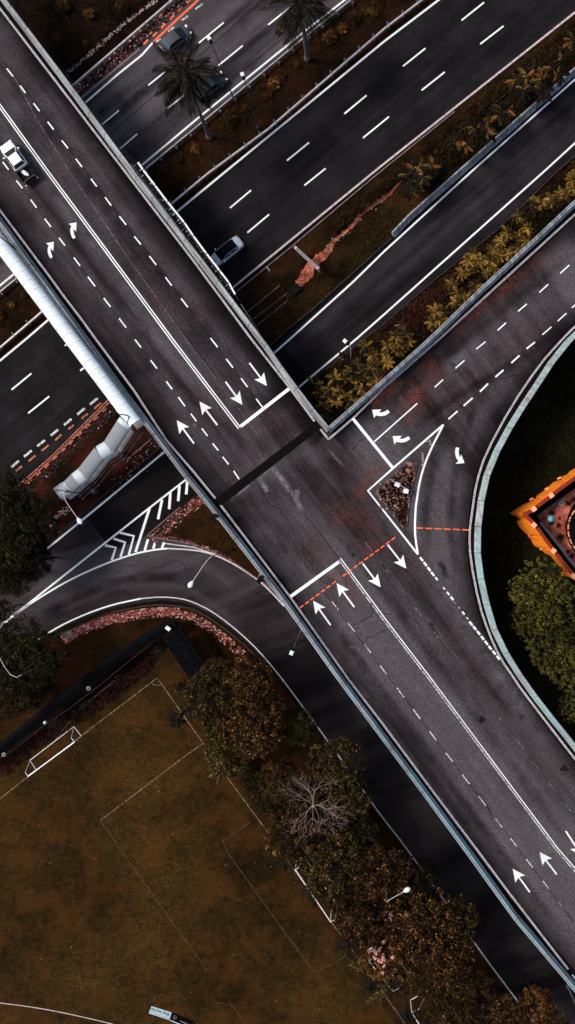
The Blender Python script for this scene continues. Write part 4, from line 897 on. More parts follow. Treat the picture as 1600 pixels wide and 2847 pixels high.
for o_, dz in ((1.32, 0), (1.72, -.35)):
    Pn = normals2(hts); pts = [p + n_ * (o_) + Vector((0, 0, -2.4 + dz)) - o0 for p, n_ in zip(hts[:7], Pn)]
    mb = MB(); mb.tube(pts, .045)
    mb.build('outer_handrail', M['galvd'], st)
    for p in pts[1:7]:
        mb = MB(); mb.box(p, (.28, .22, .12), .7); mb.build('bracket', M['galvd'], st)
# dark seam where the roofs meet, and the hipped end
P_ = [ZS(x, y, z) for x, y, z in ((1010, 165, 8.9), (1060, 160, 9.3), (1115, 175, 9.48), (1150, 195, 9.4), (1135, 235, 9.3), (1128, 285, 9.15), (1160, 330, 8.8))]
mb = MB(); mb.tube([p - o0 + Vector((0, 0, .06)) for p in P_], .07); mb.build('roof_flashing', M['seam'], st)
e_ = [ZS(215, 1100, 4.4), ZS(90, 1190, 4.2), ZS(195, 1338, 4.2), ZS(320, 1250, 4.3), ZS(360, 1222, 4.4), ZS(285, 1225, 5.0), ZS(120, 1203, 4.85)]
mk('gable_roof', [v - o0 for v in e_], [(0, 1, 6, 5), (1, 2, 6), (6, 2, 3, 5), (5, 3, 4)], M['tubed'], st)
mb = MB(); mb.tube([e_[6] - o0, e_[5] - o0 + Vector((0, 0, .03)), e_[4] - o0], .045); mb.build('ridge_strip', M['seam'], st)
for px, py, lab in ((640, 1225, 'grey cabinet on the verge behind the stair lamp post, nearer the stairs'), (1010, 690, 'dark box on a bracket beside the outer stair handrail')):
    p = ZS(px, py, 1.2); t = empty('utility_cabinet', Vector((p.x, p.y, 0)), lab, 'cabinet', rz=-.5)
    mb = MB(); mb.box((0, 0, .6), (.5, .42, 1.2)); mb.build('cabinet', M['galvd'], t)
    mb = MB()
    for k in range(4): mb.box((-.2 + k * .13, 0, 1.23), (.06, .44, .05))
    mb.build('vent', M['galv'], t)

# ============================================================ SIGN GANTRY ON THE FLYOVER
sg = empty('sign_gantry', W(520, 640, 0), 'long sign catwalk bolted to the flyover side above the highways', 'sign gantry'); o0 = sg.location
zs = 8.2
tl = [(384, 451), (399, 473), (432, 516), (466, 561), (513, 619), (538, 656), (574.5, 705), (612, 753.5), (637, 786), (655, 820)]
for a, b_ in zip(tl, tl[1:]):
    pa, pb = W(*a, zs), W(*b_, zs); dd = (pb - pa); Lh = dd.length - .12
    mb = MB(); mb.box((pa + pb) / 2 - o0 - Vector((0, 0, 1.3)), (Lh, .10, 2.6), math.atan2(dd.y, dd.x)); mb.build('sign_board', M['galv'], sg)
    mb = MB(); mb.box((pa + pb) / 2 - o0 + Vector((0, 0, .04)), (Lh, .19, .06), math.atan2(dd.y, dd.x)); mb.build('sign_top_rail', M['goal'], sg)
pa, pb = W(378, 462, 7.0), W(645, 822, 7.0); dd = (pb - pa).normalized(); nn = Vector((-dd.y, dd.x, 0)); Lg = (pb - pa).length; ag = math.atan2(dd.y, dd.x)
mb = MB(); mb.box((pa + pb) / 2 - o0 - nn * .05, (Lg, .7, .06), ag); mb.build('catwalk_floor', M['black'], sg)
for off, z, mt, r_ in ((-.32, 8.0, 'galv', .035), (-.05, 7.6, 'galvd', .03), (.28, 7.7, 'galvd', .03)):
    mb = MB(); mb.tube([pa + nn * off + Vector((0, 0, z - 7)) - o0, pb + nn * off + Vector((0, 0, z - 7)) - o0], r_); mb.build('rail', M[mt], sg)
rg = random.Random(9)
for k in range(46):
    if rg.random() < .25: continue
    p = pa + dd * (k + .5) * Lg / 46; mb = MB(); off = rg.choice([-.2, .1]); mb.box(p - nn * off + Vector((0, 0, rg.uniform(.5, .9))) - o0, (.07, rg.uniform(.2, .45), .07), ag); mb.build('bracket', M[rg.choice(['galv', 'galvd', 'pinkl'])], sg)
for k in range(9):
    p = pa + dd * (k + .5) * Lg / 9; mb = MB(); mb.box(p + nn * 0 - o0 + Vector((0, 0, .3)), (.1, 1.1, .5), ag); mb.build('support_arm', M['dark'], sg)
s2 = empty('side_sign', W(695, 884, 0), 'narrow dark sign board fixed to the flyover side above the culvert', 'sign'); o0 = s2.location
pa, pb = W(670, 845, 8.0), W(722, 924, 8.0); dd = pb - pa
mb = MB(); mb.box((pa + pb) / 2 - o0 - Vector((0, 0, .9)), (dd.length, .09, 1.8), math.atan2(dd.y, dd.x)); mb.build('board', M['galvd'], s2)
nn = Vector((-dd.y, dd.x, 0)).normalized()
for t in (.1, .5, .9):
    p = pa + dd * t; mb = MB(); mb.box(p - nn * .35 - o0 - Vector((0, 0, .5)), (.08, .7, .08), math.atan2(dd.y, dd.x)); mb.build('support_arm', M['galvd'], s2)
# road sign in the strip
rs = empty('road_sign', W(853, 716, 0), 'grey two-post direction sign standing across the red clay gully', 'road sign'); o0 = rs.location
pa, pb = W(818.5, 684.5, 3.1), W(887.5, 747.5, 3.1); dd = pb - pa; a_ = math.atan2(dd.y, dd.x); nn = Vector((-dd.y, dd.x, 0)).normalized()
mb = MB(); mb.box((pa + pb) / 2 + nn * .12 - o0 - Vector((0, 0, .9)), (dd.length, .06, 1.8), a_); mb.build('board', M['galv'], rs)
mb = MB(); mb.tube([pa - nn * .13 - o0, pb - nn * .13 - o0], .05); mb.build('back_rail', M['galv'], rs)
for t in (.07, .95):
    p = pa + dd * t - nn * .02; mb = MB(); mb.tube([Vector((p.x, p.y, 0)) - o0 + Vector((0, 0, 0)), p - o0], .07); mb.build('post', M['galvd'], rs)
    mb = MB(); mb.box(p - o0, (.25, .34, .08), a_); mb.build('bracket', M['galv'], rs)
def small_sign(base, h, label, kind):
    t = empty('sign_post', W(*base, 0), label, 'sign post')
    mb = MB(); mb.tube([(0, 0, 0), (0, 0, h)], .05); mb.build('post', M['galvd'], t)
    mb = MB()
    if kind == 'tri': mb.add([(-.45, .04, h - .9), (.45, .04, h - .9), (0, .04, h - .05), (-.45, .09, h - .9), (.45, .09, h - .9), (0, .09, h - .05)], [(0, 1, 2), (5, 4, 3), (0, 3, 4, 1), (1, 4, 5, 2), (2, 5, 3, 0)])
    else: mb.box((.12, 0, h - .4), (.7, .06, .6), -.9)
    mb.build('sign_plate', M['galv'], t)
small_sign((754, 776), 4.4, 'slim sign post standing in the grass between main highway and culvert', 'box')
small_sign((1105, 921), 3.4, 'slim post with a pale triangular plate in the palm bed', 'tri')

# ============================================================ LAMPS AND TRAFFIC LIGHTS
def lamp(base, zb, top_px, zt, head_px, label, mat='pole', headtype='box', mid=None, rr=.09):
    b0 = W(*base, zb); t0 = W(*top_px, zt); h0 = W(*head_px, zt + .15)
    t = empty('street_lamp', b0, label, 'street lamp')
    top = Vector((b0.x, b0.y, zt))
    mb = MB(); mb.tube([(0, 0, 0), (0, 0, .5)], rr * 1.7, 8); mb.tube([(0, 0, .5), Vector((t0.x, t0.y, zt)) - b0 if (t0 - top).length < .8 else (0, 0, zt - zb)], rr, 8, r1=rr * .55); mb.build('pole', M[mat], t)
    arm = [Vector((0, 0, zt - zb)) if (t0 - top).length >= .8 else t0 - b0]
    if mid: arm += [W(*q, zt + .1) - b0 for q in mid]
    arm += [h0 - b0]
    mb = MB(); mb.tube(arm, rr * .5, 6); mb.build('arm', M['galvd' if headtype == 'box' else 'galv'], t)
    d = (h0 - (arm[-2] + b0)).normalized(); d.z = 0; a_ = math.atan2(d.y, d.x)
    if headtype == 'box':
        mb = MB(); mb.box(h0 - b0 - d * .28, (.42, .38, .16), a_); mb.build('gear_box', M['black'], t)
        mb = MB(); mb.box(h0 - b0 + d * .16, (.52, .42, .15), a_); mb.box(h0 - b0 + d * .16 + Vector((0, 0, .09)), (.40, .30, .05), a_); mb.build('lamp_cover', M['lampw'], t)
    else:
        k = []; Fc = []; n = 10; rings = 7
        V = []
        for i in range(rings + 1):
            u = i / rings; x = -.15 + u * 1.0; r_ = .28 * math.sin(PI * (u ** 1.35)) ** .8 + .03
            for j in range(n): V.append(h0 - b0 + d * x + Vector((-d.y, d.x, 0)) * r_ * math.cos(2 * PI * j / n) + Vector((0, 0, .45 * r_ * math.sin(2 * PI * j / n))))
        for i in range(rings):
            for j in range(n): q = (j + 1) % n; Fc.append((i * n + j, i * n + q, (i + 1) * n + q, (i + 1) * n + j))
        Fc += [tuple(range(n)), tuple(range(rings * n, rings * n + n))]
        mk('lamp_cover', V, Fc, M['lampw'], t, smooth=True)
    return t
lamp((651, 278), 0, (592, 127), 12.0, (583.5, 110), 'dark-poled street lamp on the median reaching over the upper highway')
lamp((718, 358), 0, (679.5, 221), 11.3, (676, 211), 'grey street lamp on the median beside the round shrubs')
lamp((977.5, 1008), 0, (975, 962), 10.0, (963, 951), 'street lamp rising out of the palm bed beside the side road', 'galv')
lamp((264, 1372), 0, (180, 1368), 9.8, (216.5, 1441), 'street lamp with curved arm at the foot of the covered stairs', 'pole', 'drop', [(178, 1380), (184, 1394), (196, 1412)])
lamp((642, 1527), 0, (590, 1545.6), 12.3, (536, 1617), 'street lamp with a teardrop head arching over the loop road', 'dark', 'drop', [(579, 1555), (562, 1578)])
lamp((838, 1753), ZD - .5, (820, 1793), 16.5, (813, 1811), 'street lamp mounted outside the flyover parapet over the loop road', 'galvd', 'box')
lamp((47, 694), ZD - .5, (-30, 634), 14.5, (-42, 640), 'dark lamp pole leaning out of frame over the white footbridge roof', 'dark', 'box')
lamp((1578, 2740), ZD - .5, (1622, 2838), 16.5, (1634, 2850), 'lamp pole outside the lower end of the flyover parapet', 'galvd', 'box')
lamp((185, 1815), 0, (60, 1876), 12.0, (-8, 1815), 'thin street lamp arching out of the dark left trees', 'galvd', 'drop', [(48, 1883.5), (30, 1876), (14, 1855)])
lamp((1066, 2361), 0, (1076, 2507), 12.3, (1124, 2479), 'street lamp with teardrop head showing above the tree row', 'galvd', 'drop', [(1086, 2500)])
def traffic_light(px, py, label, rz):
    t = empty('traffic_light', W(px, py, ZD - .4), label, 'traffic light', rz=rz)
    mb = MB(); mb.box((.15, 0, 0), (.55, .5, .4)); mb.build('bracket', M['galv'], t)
    mb = MB(); mb.tube([(0, 0, 0), (0, 0, 3.6)], .07); mb.build('post', M['black'], t)
    for k, (x, y) in enumerate(((-.25, .22), (-.25, -.35))):
        mb = MB(); mb.box((x, y, 3.1), (.3, .42, 1.0)); 
        for j in range(3): mb.tube([(x + .1, y, 2.8 + j * .3), (x + .42, y, 2.8 + j * .3)], .14, 8)
        mb.build('signal_head', M['black'], t)
traffic_light(607, 1438, 'black traffic light outside the parapet by the expansion joint', 2.6)
traffic_light(730, 1603, 'black traffic light outside the parapet above the loop road', 2.6)

# ============================================================ VEHICLES
def loft(st, prof, mb, mi=0):
    k = len(mb.V); n = len(prof(st[0]))
    for s_ in st:
        for v in prof(s_): mb.V.append(Vector(v))
    for i in range(len(st) - 1):
        for j in range(n):
            q = (j + 1) % n; mb.F.append((k + i * n + j, k + i * n + q, k + (i + 1) * n + q, k + (i + 1) * n + j)); mb.I.append(mi)
    mb.F.append(tuple(k + j for j in range(n))); mb.I.append(mi)
    mb.F.append(tuple(k + (len(st) - 1) * n + j for j in reversed(range(n)))); mb.I.append(mi)
def body_prof(s_):
    x, hw, zt, crown = s_
    return [(x, -hw * .96, .28), (x, -hw, .55), (x, -hw * .97, zt - .10), (x, -hw * .86, zt), (x, -hw * .4, zt + crown), (x, 0, zt + crown * 1.15),
            (x, hw * .4, zt + crown), (x, hw * .86, zt), (x, hw * .97, zt - .10), (x, hw, .55), (x, hw * .96, .28)]
def wheel(x, y, t, r=.32):
    mb = MB(); mb.tube([(x, y - .11, r), (x, y + .11, r)], r, 14); w_ = mb.build('wheel', M['tyre'], t)
    mb = MB(); s_ = 1 if y > 0 else -1; mb.tube([(x, y + s_ * .08, r), (x, y + s_ * .125, r)], r * .6, 10); mb.build('rim', M['rim'], w_)
def quadpanel(name, P, mat, t, dz=0.0):
    P = [Vector(p) for p in P]; n = (P[1] - P[0]).cross(P[2] - P[0]).normalized()
    if n.z < 0 and abs(n.z) > .05: n = -n
    mk(name, [p + n * dz for p in P] + [p - n * .03 for p in P], [(0, 1, 2, 3), (7, 6, 5, 4), (0, 4, 5, 1), (1, 5, 6, 2), (2, 6, 7, 3), (3, 7, 4, 0)], M[mat], t)
def sedan(loc, rz, label, paint_, roof, rearg='glass', group=None, L=4.6, hw=.91):
    t = empty('car', loc, label, 'car', group, rz)
    h = L / 2
    st_ = [(-h, hw * .72, .72, .0), (-h + .10, hw * .87, .86, .03), (-h + .35, hw * .95, .95, .05), (-h + 1.0, hw, .98, .05), (-.4, hw, .93, .03), (.9, hw, .93, .05), (h - .9, hw * .98, .88, .06), (h - .35, hw * .92, .76, .05), (h - .10, hw * .80, .64, .03), (h, hw * .62, .55, .0)]
    mb = MB(); loft(st_, body_prof, mb); mb.build('body', M[paint_], t, smooth=False)
    bz, rz_ = .95, 1.42
    bx0, bx1 = -h + .80, h - .82; rx0, rx1 = -h + 1.30, h - 1.85; bw, rw = hw * .88, hw * .74
    B = [(bx0, -bw, bz), (bx1, -bw, bz), (bx1, bw, bz), (bx0, bw, bz)]; R_ = [(rx0, -rw, rz_), (rx1, -rw, rz_), (rx1, rw, rz_), (rx0, rw, rz_)]
    mb = MB(); mb.add(B + R_, [(0, 1, 5, 4), (1, 2, 6, 5), (2, 3, 7, 6), (3, 0, 4, 7), (4, 5, 6, 7)]); mb.build('pillar_frame', M[paint_], t)
    def lerp3(a, b_, k): return tuple(a[i] + (b_[i] - a[i]) * k for i in range(3))
    def inset(P, u=.07, v=.08):
        a, b_, c_, d_ = P
        q = lambda s_, r: lerp3(lerp3(a, b_, s_), lerp3(d_, c_, s_), r)
        return [q(u, v), q(1 - u, v), q(1 - u, 1 - v), q(u, 1 - v)]
    quadpanel('windscreen', inset((B[1], B[2], R_[2], R_[1]), .03, .0), 'glass', t, .012)
    quadpanel('rear_window', inset((B[3], B[0], R_[0], R_[3]), .05, .0), rearg, t, .012)
    for sgn, (a, b_, c_, d_) in ((-1, (B[0], B[1], R_[1], R_[0])), (1, (B[2], B[3], R_[3], R_[2]))):
        full = inset((a, b_, c_, d_), .06, .12)
        m0, m1 = lerp3(full[0], full[1], .49), lerp3(full[3], full[2], .49); m2, m3 = lerp3(full[0], full[1], .53), lerp3(full[3], full[2], .53)
        for P in ((full[0], m0, m1, full[3]), (m2, full[1], full[2], m3)):
            P = [Vector(p) for p in P]; n_ = Vector((0, sgn * .9, .4)).normalized()
            mk('side_window', [p + n_ * .012 for p in P], [(0, 1, 2, 3)], M['glass'], t)
    n_r = 5; V = []
    for i in range(n_r):
        x = rx0 + .0 + (rx1 - rx0) * i / (n_r - 1); c_ = .05 * math.sin(PI * i / (n_r - 1)) + .01
        for y in (-1, -.5, 0, .5, 1): V.append((x, y * (rw - .03), rz_ + .012 + c_ * (1 - .6 * abs(y))))
    Fc = [(i * 5 + j, (i + 1) * 5 + j, (i + 1) * 5 + j + 1, i * 5 + j + 1) for i in range(n_r - 1) for j in range(4)]
    mk('roof', V, Fc, M[roof], t)
    for x in (-h + .85, h - .9):
        for y in (-hw + .13, hw - .13): wheel(x, y, t)
    for y in (-hw * .62, hw * .62):
        mb = MB(); mb.box((h - .13, y, .66), (.28, .34, .13), -.35 * (1 if y > 0 else -1)); mb.build('headlight', M['headl'], t)
        mb = MB(); mb.box((-h + .09, y * 1.12, .82), (.20, .30, .14), .35 * (1 if y > 0 else -1)); mb.build('tail_light', M['red'], t)
        mb = MB(); mb.box((bx1 - .35, (hw + .10) * (1 if y > 0 else -1), 1.0), (.14, .20, .13)); mb.build('mirror', M[paint_], t)
    mb = MB(); mb.box((h - .02, 0, .42), (.08, hw * 1.2, .18)); mb.build('front_bumper', M['black'], t)
    mb = MB(); mb.box((-h + .0, 0, .45), (.10, hw * 1.35, .2)); mb.build('rear_bumper', M[paint_], t)
    return t
def heading(rear, front, z=.9):
    a, b_ = W(*rear, z), W(*front, z); c_ = (a + b_) / 2; return c_, math.atan2(b_.y - a.y, b_.x - a.x), (b_ - a).length
c_, a_, L_ = heading((669, 666), (593.8, 725.7)); c_.z = ZB
sedan(c_, a_, 'silver sedan with a black roof about to drive under the flyover', 'silver', 'black', L=4.55)
c_, a_, L_ = heading((447, 138), (526, 78)); c_.z = ZB
sedan(c_, a_, 'grey sedan beside the orange line with its rear under palm fronds', 'greycar', 'greycar', 'tealglass', L=4.7)
c_, a_, L_ = heading((545, 267), (625, 206)); c_.z = ZB
sedan(c_, a_, 'dark teal sedan half hidden below the palm in the lane by the median', 'tealcar', 'tealcar', 'tealglass', L=4.6)
# pickup truck
c_, a_, L_ = heading((85, 500), (11, 396), ZD + .9); c_.z = ZD
t = empty('pickup_truck', c_, 'white double-cab pickup truck with a white cloth in its black open bed', 'pickup truck', None, a_)
hw, h = .93, 2.72
mb = MB(); loft([(.35, hw * .97, 1.0, .02), (1.0, hw, 1.04, .05), (1.9, hw * .97, 1.04, .05), (2.35, hw * .9, .98, .04), (2.62, hw * .72, .82, .02), (2.72, hw * .55, .6, 0)], body_prof, mb); mb.build('bonnet', M['whitecar'], t)
mb = MB(); loft([(-.95, hw, 1.05, .0), (.36, hw, 1.03, .0)], body_prof, mb); mb.build('body', M['whitecar'], t)
B = [(-1.0, -.86, 1.09), (1.55, -.86, 1.09), (1.55, .86, 1.09), (-1.0, .86, 1.09)]; R_ = [(-.70, -.62, 1.60), (.52, -.62, 1.60), (.52, .62, 1.60), (-.70, .62, 1.60)]
mb = MB(); mb.add(B + R_, [(0, 1, 5, 4), (1, 2, 6, 5), (2, 3, 7, 6), (3, 0, 4, 7), (4, 5, 6, 7)]); mb.build('pillar_frame', M['whitecar'], t)
def q4(a, b_, c_, d_, u, v):
    L3 = lambda p, q, k: tuple(p[i] + (q[i] - p[i]) * k for i in range(3))
    f = lambda s_, r: L3(L3(a, b_, s_), L3(d_, c_, s_), r)
    return [f(u, v), f(1 - u, v), f(1 - u, 1 - v), f(u, 1 - v)]
quadpanel('windscreen', q4(B[1], B[2], R_[2], R_[1], .04, .08), 'glass', t, .015); quadpanel('rear_window', q4(B[3], B[0], R_[0], R_[3], .05, .06), 'glass', t, .015)
for (a, b_, cc, dd_) in ((B[0], B[1], R_[1], R_[0]), (B[2], B[3], R_[3], R_[2])):
    P = q4(a, b_, cc, dd_, .07, .1); sg_ = -1 if a is B[0] else 1; n_ = Vector((0, sg_ * .9, .4)).normalized() * .014
    P = [Vector(p) + n_ for p in P]; m0, m1, m2, m3 = P[0].lerp(P[1], .48), P[3].lerp(P[2], .48), P[0].lerp(P[1], .52), P[3].lerp(P[2], .52)
    mk('side_window', [P[0], m0, m1, P[3]], [(0, 1, 2, 3)], M['glass'], t); mk('side_window', [m2, P[1], P[2], m3], [(0, 1, 2, 3)], M['glass'], t)
mb = MB(); mb.box((-.09, 0, 1.625), (1.24, 1.24, .05)); mb.box((-.09, 0, 1.655), (1.14, 1.08, .03)); mb.build('roof', M['whitecar'], t)
bed = MB(); bed.box((-1.82, 0, .62), (1.72, 1.62, .08)); bd = bed.build('cargo_bed', M['black'], t)
for y in (-.86, .86): mb = MB(); mb.box((-1.80, y, .80), (1.68, .12, .50)); mb.build('bed_side', M['black'], t)
mb = MB(); mb.box((-2.62, 0, .80), (.10, 1.72, .48)); mb.build('tailgate', M['dark'], t)
mb = MB(); mb.box((-2.76, 0, .5), (.22, 1.8, .16)); mb.build('rear_bumper', M['dark'], t)
for y in (-.78, .78):
    mb = MB(); mb.box((-2.68, y, .85), (.10, .18, .3)); mb.build('tail_light', M['red'], t)
    mb = MB(); mb.box((-2.84, y * 1.08, .55), (.12, .14, .08)); mb.build('bumper_cap', M['goal'], t)
    mb = MB(); mb.box((2.50, y * .88, .82), (.26, .3, .14)); mb.build('headlight', M['headl'], t)
    mb = MB(); mb.box((1.02, y * 1.38, 1.15), (.14, .22, .16)); mb.build('mirror', M['goal'], t)
mb = MB(); mb.tube([(-1.05, -.7, 1.28), (-1.05, .7, 1.28)], .03); mb.tube([(-1.05, -.7, 1.28), (-1.05, -.7, .9)], .03); mb.tube([(-1.05, .7, 1.28), (-1.05, .7, .9)], .03); mb.build('roll_bar', M['goal'], t)
for x in (-1.75, 1.75):
    for y in (-.8, .8): wheel(x, y, t, .37)
mb = MB(); rg = random.Random(4); mb.ball((0, 0, .12), .34, (1.15, .75, .5), 9, 6, jit=.25, rng=rg); mb.ball((-.32, -.16, .1), .24, (1, .6, .5), 8, 5, jit=.3, rng=rg); mb.ball((.3, .2, .1), .22, (1, .6, .5), 8, 5, jit=.3, rng=rg)
cl = mb.build('cloth_bundle', M['cloth']); Rt = Matrix.Rotation(a_, 3, 'Z'); cl.location = c_ + Rt @ Vector((-1.65, .05, .67)); cl.rotation_euler = (0, 0, a_)
tag(cl, 'crumpled white cloth bundle lying in the truck bed', 'cloth bundle')

# ============================================================ FOOTBALL PITCH
def fl(pts, w=.11, mat='whitef', sm=0): ribbon('pitch_line', pts, w, ZA + .006, M[mat], field, sm=sm)
FLN = paint('chalk_line', (0.26, 0.19, 0.11), (0.05, 0.028, 0.01), 0.42, 0.62, 2.2); M['chalk'] = FLN
M['chalkf'] = paint('fading_chalk', (0.10, 0.065, 0.03), (0.04, 0.021, 0.006), 0.45, 0.6, 1.8)
fl([(-60, 2263)] + T('51', 0, 915, 215, 745, 1175, 12), .13, 'chalk')
fl(T('51', 1175, 12, 1360, 280) + T('52', 330, 830, 570, 1155) + T('62', 980, 430, 1110, 610) + T('62', 1330, 900, 1375, 965) + [(1160, 2895)], .12, 'chalk')
ca = W(*T('51', 1175, 12), ZA + .006)
mk_pts = [T('51', 1127, 50), T('51', 1150, 66), T('51', 1180, 70), T('51', 1208, 62)]
ribbon('pitch_line', mk_pts, .10, ZA + .006, M['chalk'], field, sm=2)
fl(T('51', 1448, 545, 750, 1075), .11, 'chalk'); fl(T('52', 0, 572, 85, 505), .11, 'chalk')
fl(T('51', 750, 1075, 895, 1287) + T('61', 1250, 480, 1448, 750) + T('62', 120, 890), .08, 'chalkf')
fl(T('62', 290, 1120, 415, 1290), .08, 'chalkf'); fl(T('62', 180, 1130, 290, 1142, 320, 1160), .06, 'chalkf')
fl(T('52', 440, 1090) + [(620, 2338)] + T('62', 270, 0, 500, 320, 700, 600, 930, 910), .085, 'chalkf'); fl(T('62', 930, 910, 1160, 780), .08, 'chalkf')
fl(T('61', 0, 1130, 200, 1155, 420, 1192, 640, 1240, 840, 1287, 1000, 1335), .11, 'pinkl', 1)
fl(T('61', 1200, 480, 1186, 620, 1220, 790), .05, 'chalkf', 1)
def goal(f0, f1, b0, b1, label, h=2.44):
    F0, F1, B0, B1 = (W(x, y, 0) for x, y in (f0, f1, b0, b1))
    t = empty('football_goal', (F0 + F1) / 2, label, 'football goal', 'white football goals'); o0 = t.location; up = Vector((0, 0, h))
    for F_ in (F0, F1): mb = MB(); mb.tube([F_ - o0, F_ + up - o0], .06, 8); mb.build('goalpost', M['goal'], t)
    mb = MB(); mb.tube([F0 + up - o0, F1 + up - o0], .075, 8); mb.build('crossbar', M['goal'], t)
    mb = MB(); mb.tube([B0 + Vector((0, 0, .05)) - o0, B1 + Vector((0, 0, .05)) - o0], .05, 6); mb.build('ground_bar', M['goal'], t)
    for F_, B_ in ((F0, B0), (F1, B1)):
        mb = MB(); mb.tube([F_ + Vector((0, 0, .05)) - o0, B_ + Vector((0, 0, .05)) - o0], .045, 6); mb.build('side_bar', M['goal'], t)
        k = F_ + up + (B_ - F_) * .42; mb = MB(); mb.tube([F_ + up - o0, k - o0], .045, 6); mb.tube([k - o0, B_ - o0 + Vector((0, 0, .05))], .03, 6); mb.build('net_stanchion', M['goal'], t)
goal((227.5, 2046.5), (101.5, 2139.5), (206.6, 2019.6), (84.5, 2113.5), 'white football goal on the end line beside the dark walkway')
goal((826, 2392), (922, 2534), (846, 2380), (942, 2522), 'white football goal partly under palm fronds halfway along the tree row')
goal((1026, 2640), (1090, 2722), (1058, 2612), (1134, 2700), 'white football goal under the blossoming tree')
goal((1142, 2780), (1205, 2880), (1190, 2752), (1250, 2850), 'white football goal cut by the bottom edge of the picture')
# board lying tilted on the grass
bt = empty('advertising_board', W(445, 2815, 0), 'pale blue board with teal lettering lying tilted on the pitch', 'board', 'boards on the pitch')
def board(root, q, mat):
    o0 = root.location; P = [W(*q[0], .12), W(*q[1], .12), W(*q[2], .75), W(*q[3], .75)]
    n_ = (P[1] - P[0]).cross(P[3] - P[0]).normalized(); n_ = n_ if n_.z > 0 else -n_
    mk('panel', [p - o0 for p in P] + [p - n_ * .06 - o0 for p in P], [(0, 3, 2, 1), (4, 5, 6, 7), (0, 1, 5, 4), (1, 2, 6, 5), (2, 3, 7, 6), (3, 0, 4, 7)], M[mat], root)
    mb = MB(); mb.tube([P[2] - o0, P[3] - o0], .045); mb.build('frame_bar', M['goal'], root)
    mb = MB()
    for p in (P[2], P[3]): mb.tube([p - o0, Vector((p.x, p.y, 0)) - o0], .03)
    mb.build('leg', M['galvd'], root)
    return P, n_
P, n_ = board(bt, [(421.7, 2797), (478, 2815), (472, 2834.5), (414.5, 2816)], 'boardw')
def text_on(root, P, n_, s, u, v, size, mat):
    X = (P[0] - P[1]).normalized(); Y = n_.cross(X).normalized()
    if Y.dot(P[3] - P[0]) < 0: pass
    cu = bpy.data.curves.new('lettering', 'FONT'); cu.body = s; cu.size = size; cu.align_x = 'CENTER'; cu.align_y = 'CENTER'; cu.offset = .006
    tmp = bpy.data.objects.new('lettering', cu); COL.objects.link(tmp)
    me = bpy.data.meshes.new_from_object(tmp); bpy.data.objects.remove(tmp)
    o = bpy.data.objects.new('lettering', me); COL.objects.link(o); me.materials.clear(); me.materials.append(M[mat]); o.parent = root
    Mx = Matrix((X, Y, n_)).transposed().to_4x4()
    p = P[0] + (P[1] - P[0]) * u + (P[3] - P[0]) * v + n_ * .012 - root.location
    Mx.translation = p; o.matrix_local = Mx
text_on(bt, P, n_, 'Hap Seng Star', .42, .42, .42, 'boardtxt')
def ring(root, P, n_, u, v, r, w, mat, star=False, inner=False):
    X = (P[0] - P[1]).normalized(); Y = n_.cross(X); c_ = P[0] + (P[1] - P[0]) * u + (P[3] - P[0]) * v + n_ * .014 - root.location; V = []; Fc = []; n = 20
    for i in range(n):
        a = 2 * PI * i / n
        for rr in (r, r - w): V.append(c_ + X * rr * math.cos(a) + Y * rr * math.sin(a))
    for i in range(n): q = (i + 1) % n; Fc.append((2 * i, 2 * i + 1, 2 * q + 1, 2 * q))
    if star:
        k = len(V)
        for i in range(6):
            a = PI / 2 + i * PI / 3; rr = r - w * .5 if i % 2 == 0 else r * .14; V.append(c_ + n_ * .002 + X * rr * math.cos(a) + Y * rr * math.sin(a))
        V.append(c_ + n_ * .002)
        for i in range(6): Fc.append((k + 6, k + i, k + (i + 1) % 6))
    if inner:
        k = len(V)
        for i in range(9):
            a = -PI * i / 8 - .3; V.append(c_ + n_ * .002 + X * r * .6 * math.cos(a) + Y * r * .6 * math.sin(a))
        Fc.append(tuple(range(k, k + 9)))
    mk('emblem', V, Fc, M[mat], root)
ring(bt, P, n_, .87, .46, .16, .045, 'boardtxt', inner=True)
b2 = empty('advertising_board', W(505, 2835, 0), 'black board with a pale ringed star emblem lying beside the pale board', 'board', 'boards on the pitch')
P, n_ = board(b2, [(479.5, 2815.6), (537, 2840), (530, 2860), (473, 2836)], 'black')
ring(b2, P, n_, .17, .45, .24, .035, 'galv', star=True)
text_on(b2, P, n_, 'Mercedes-Benz', .68, .62, .24, 'galv')

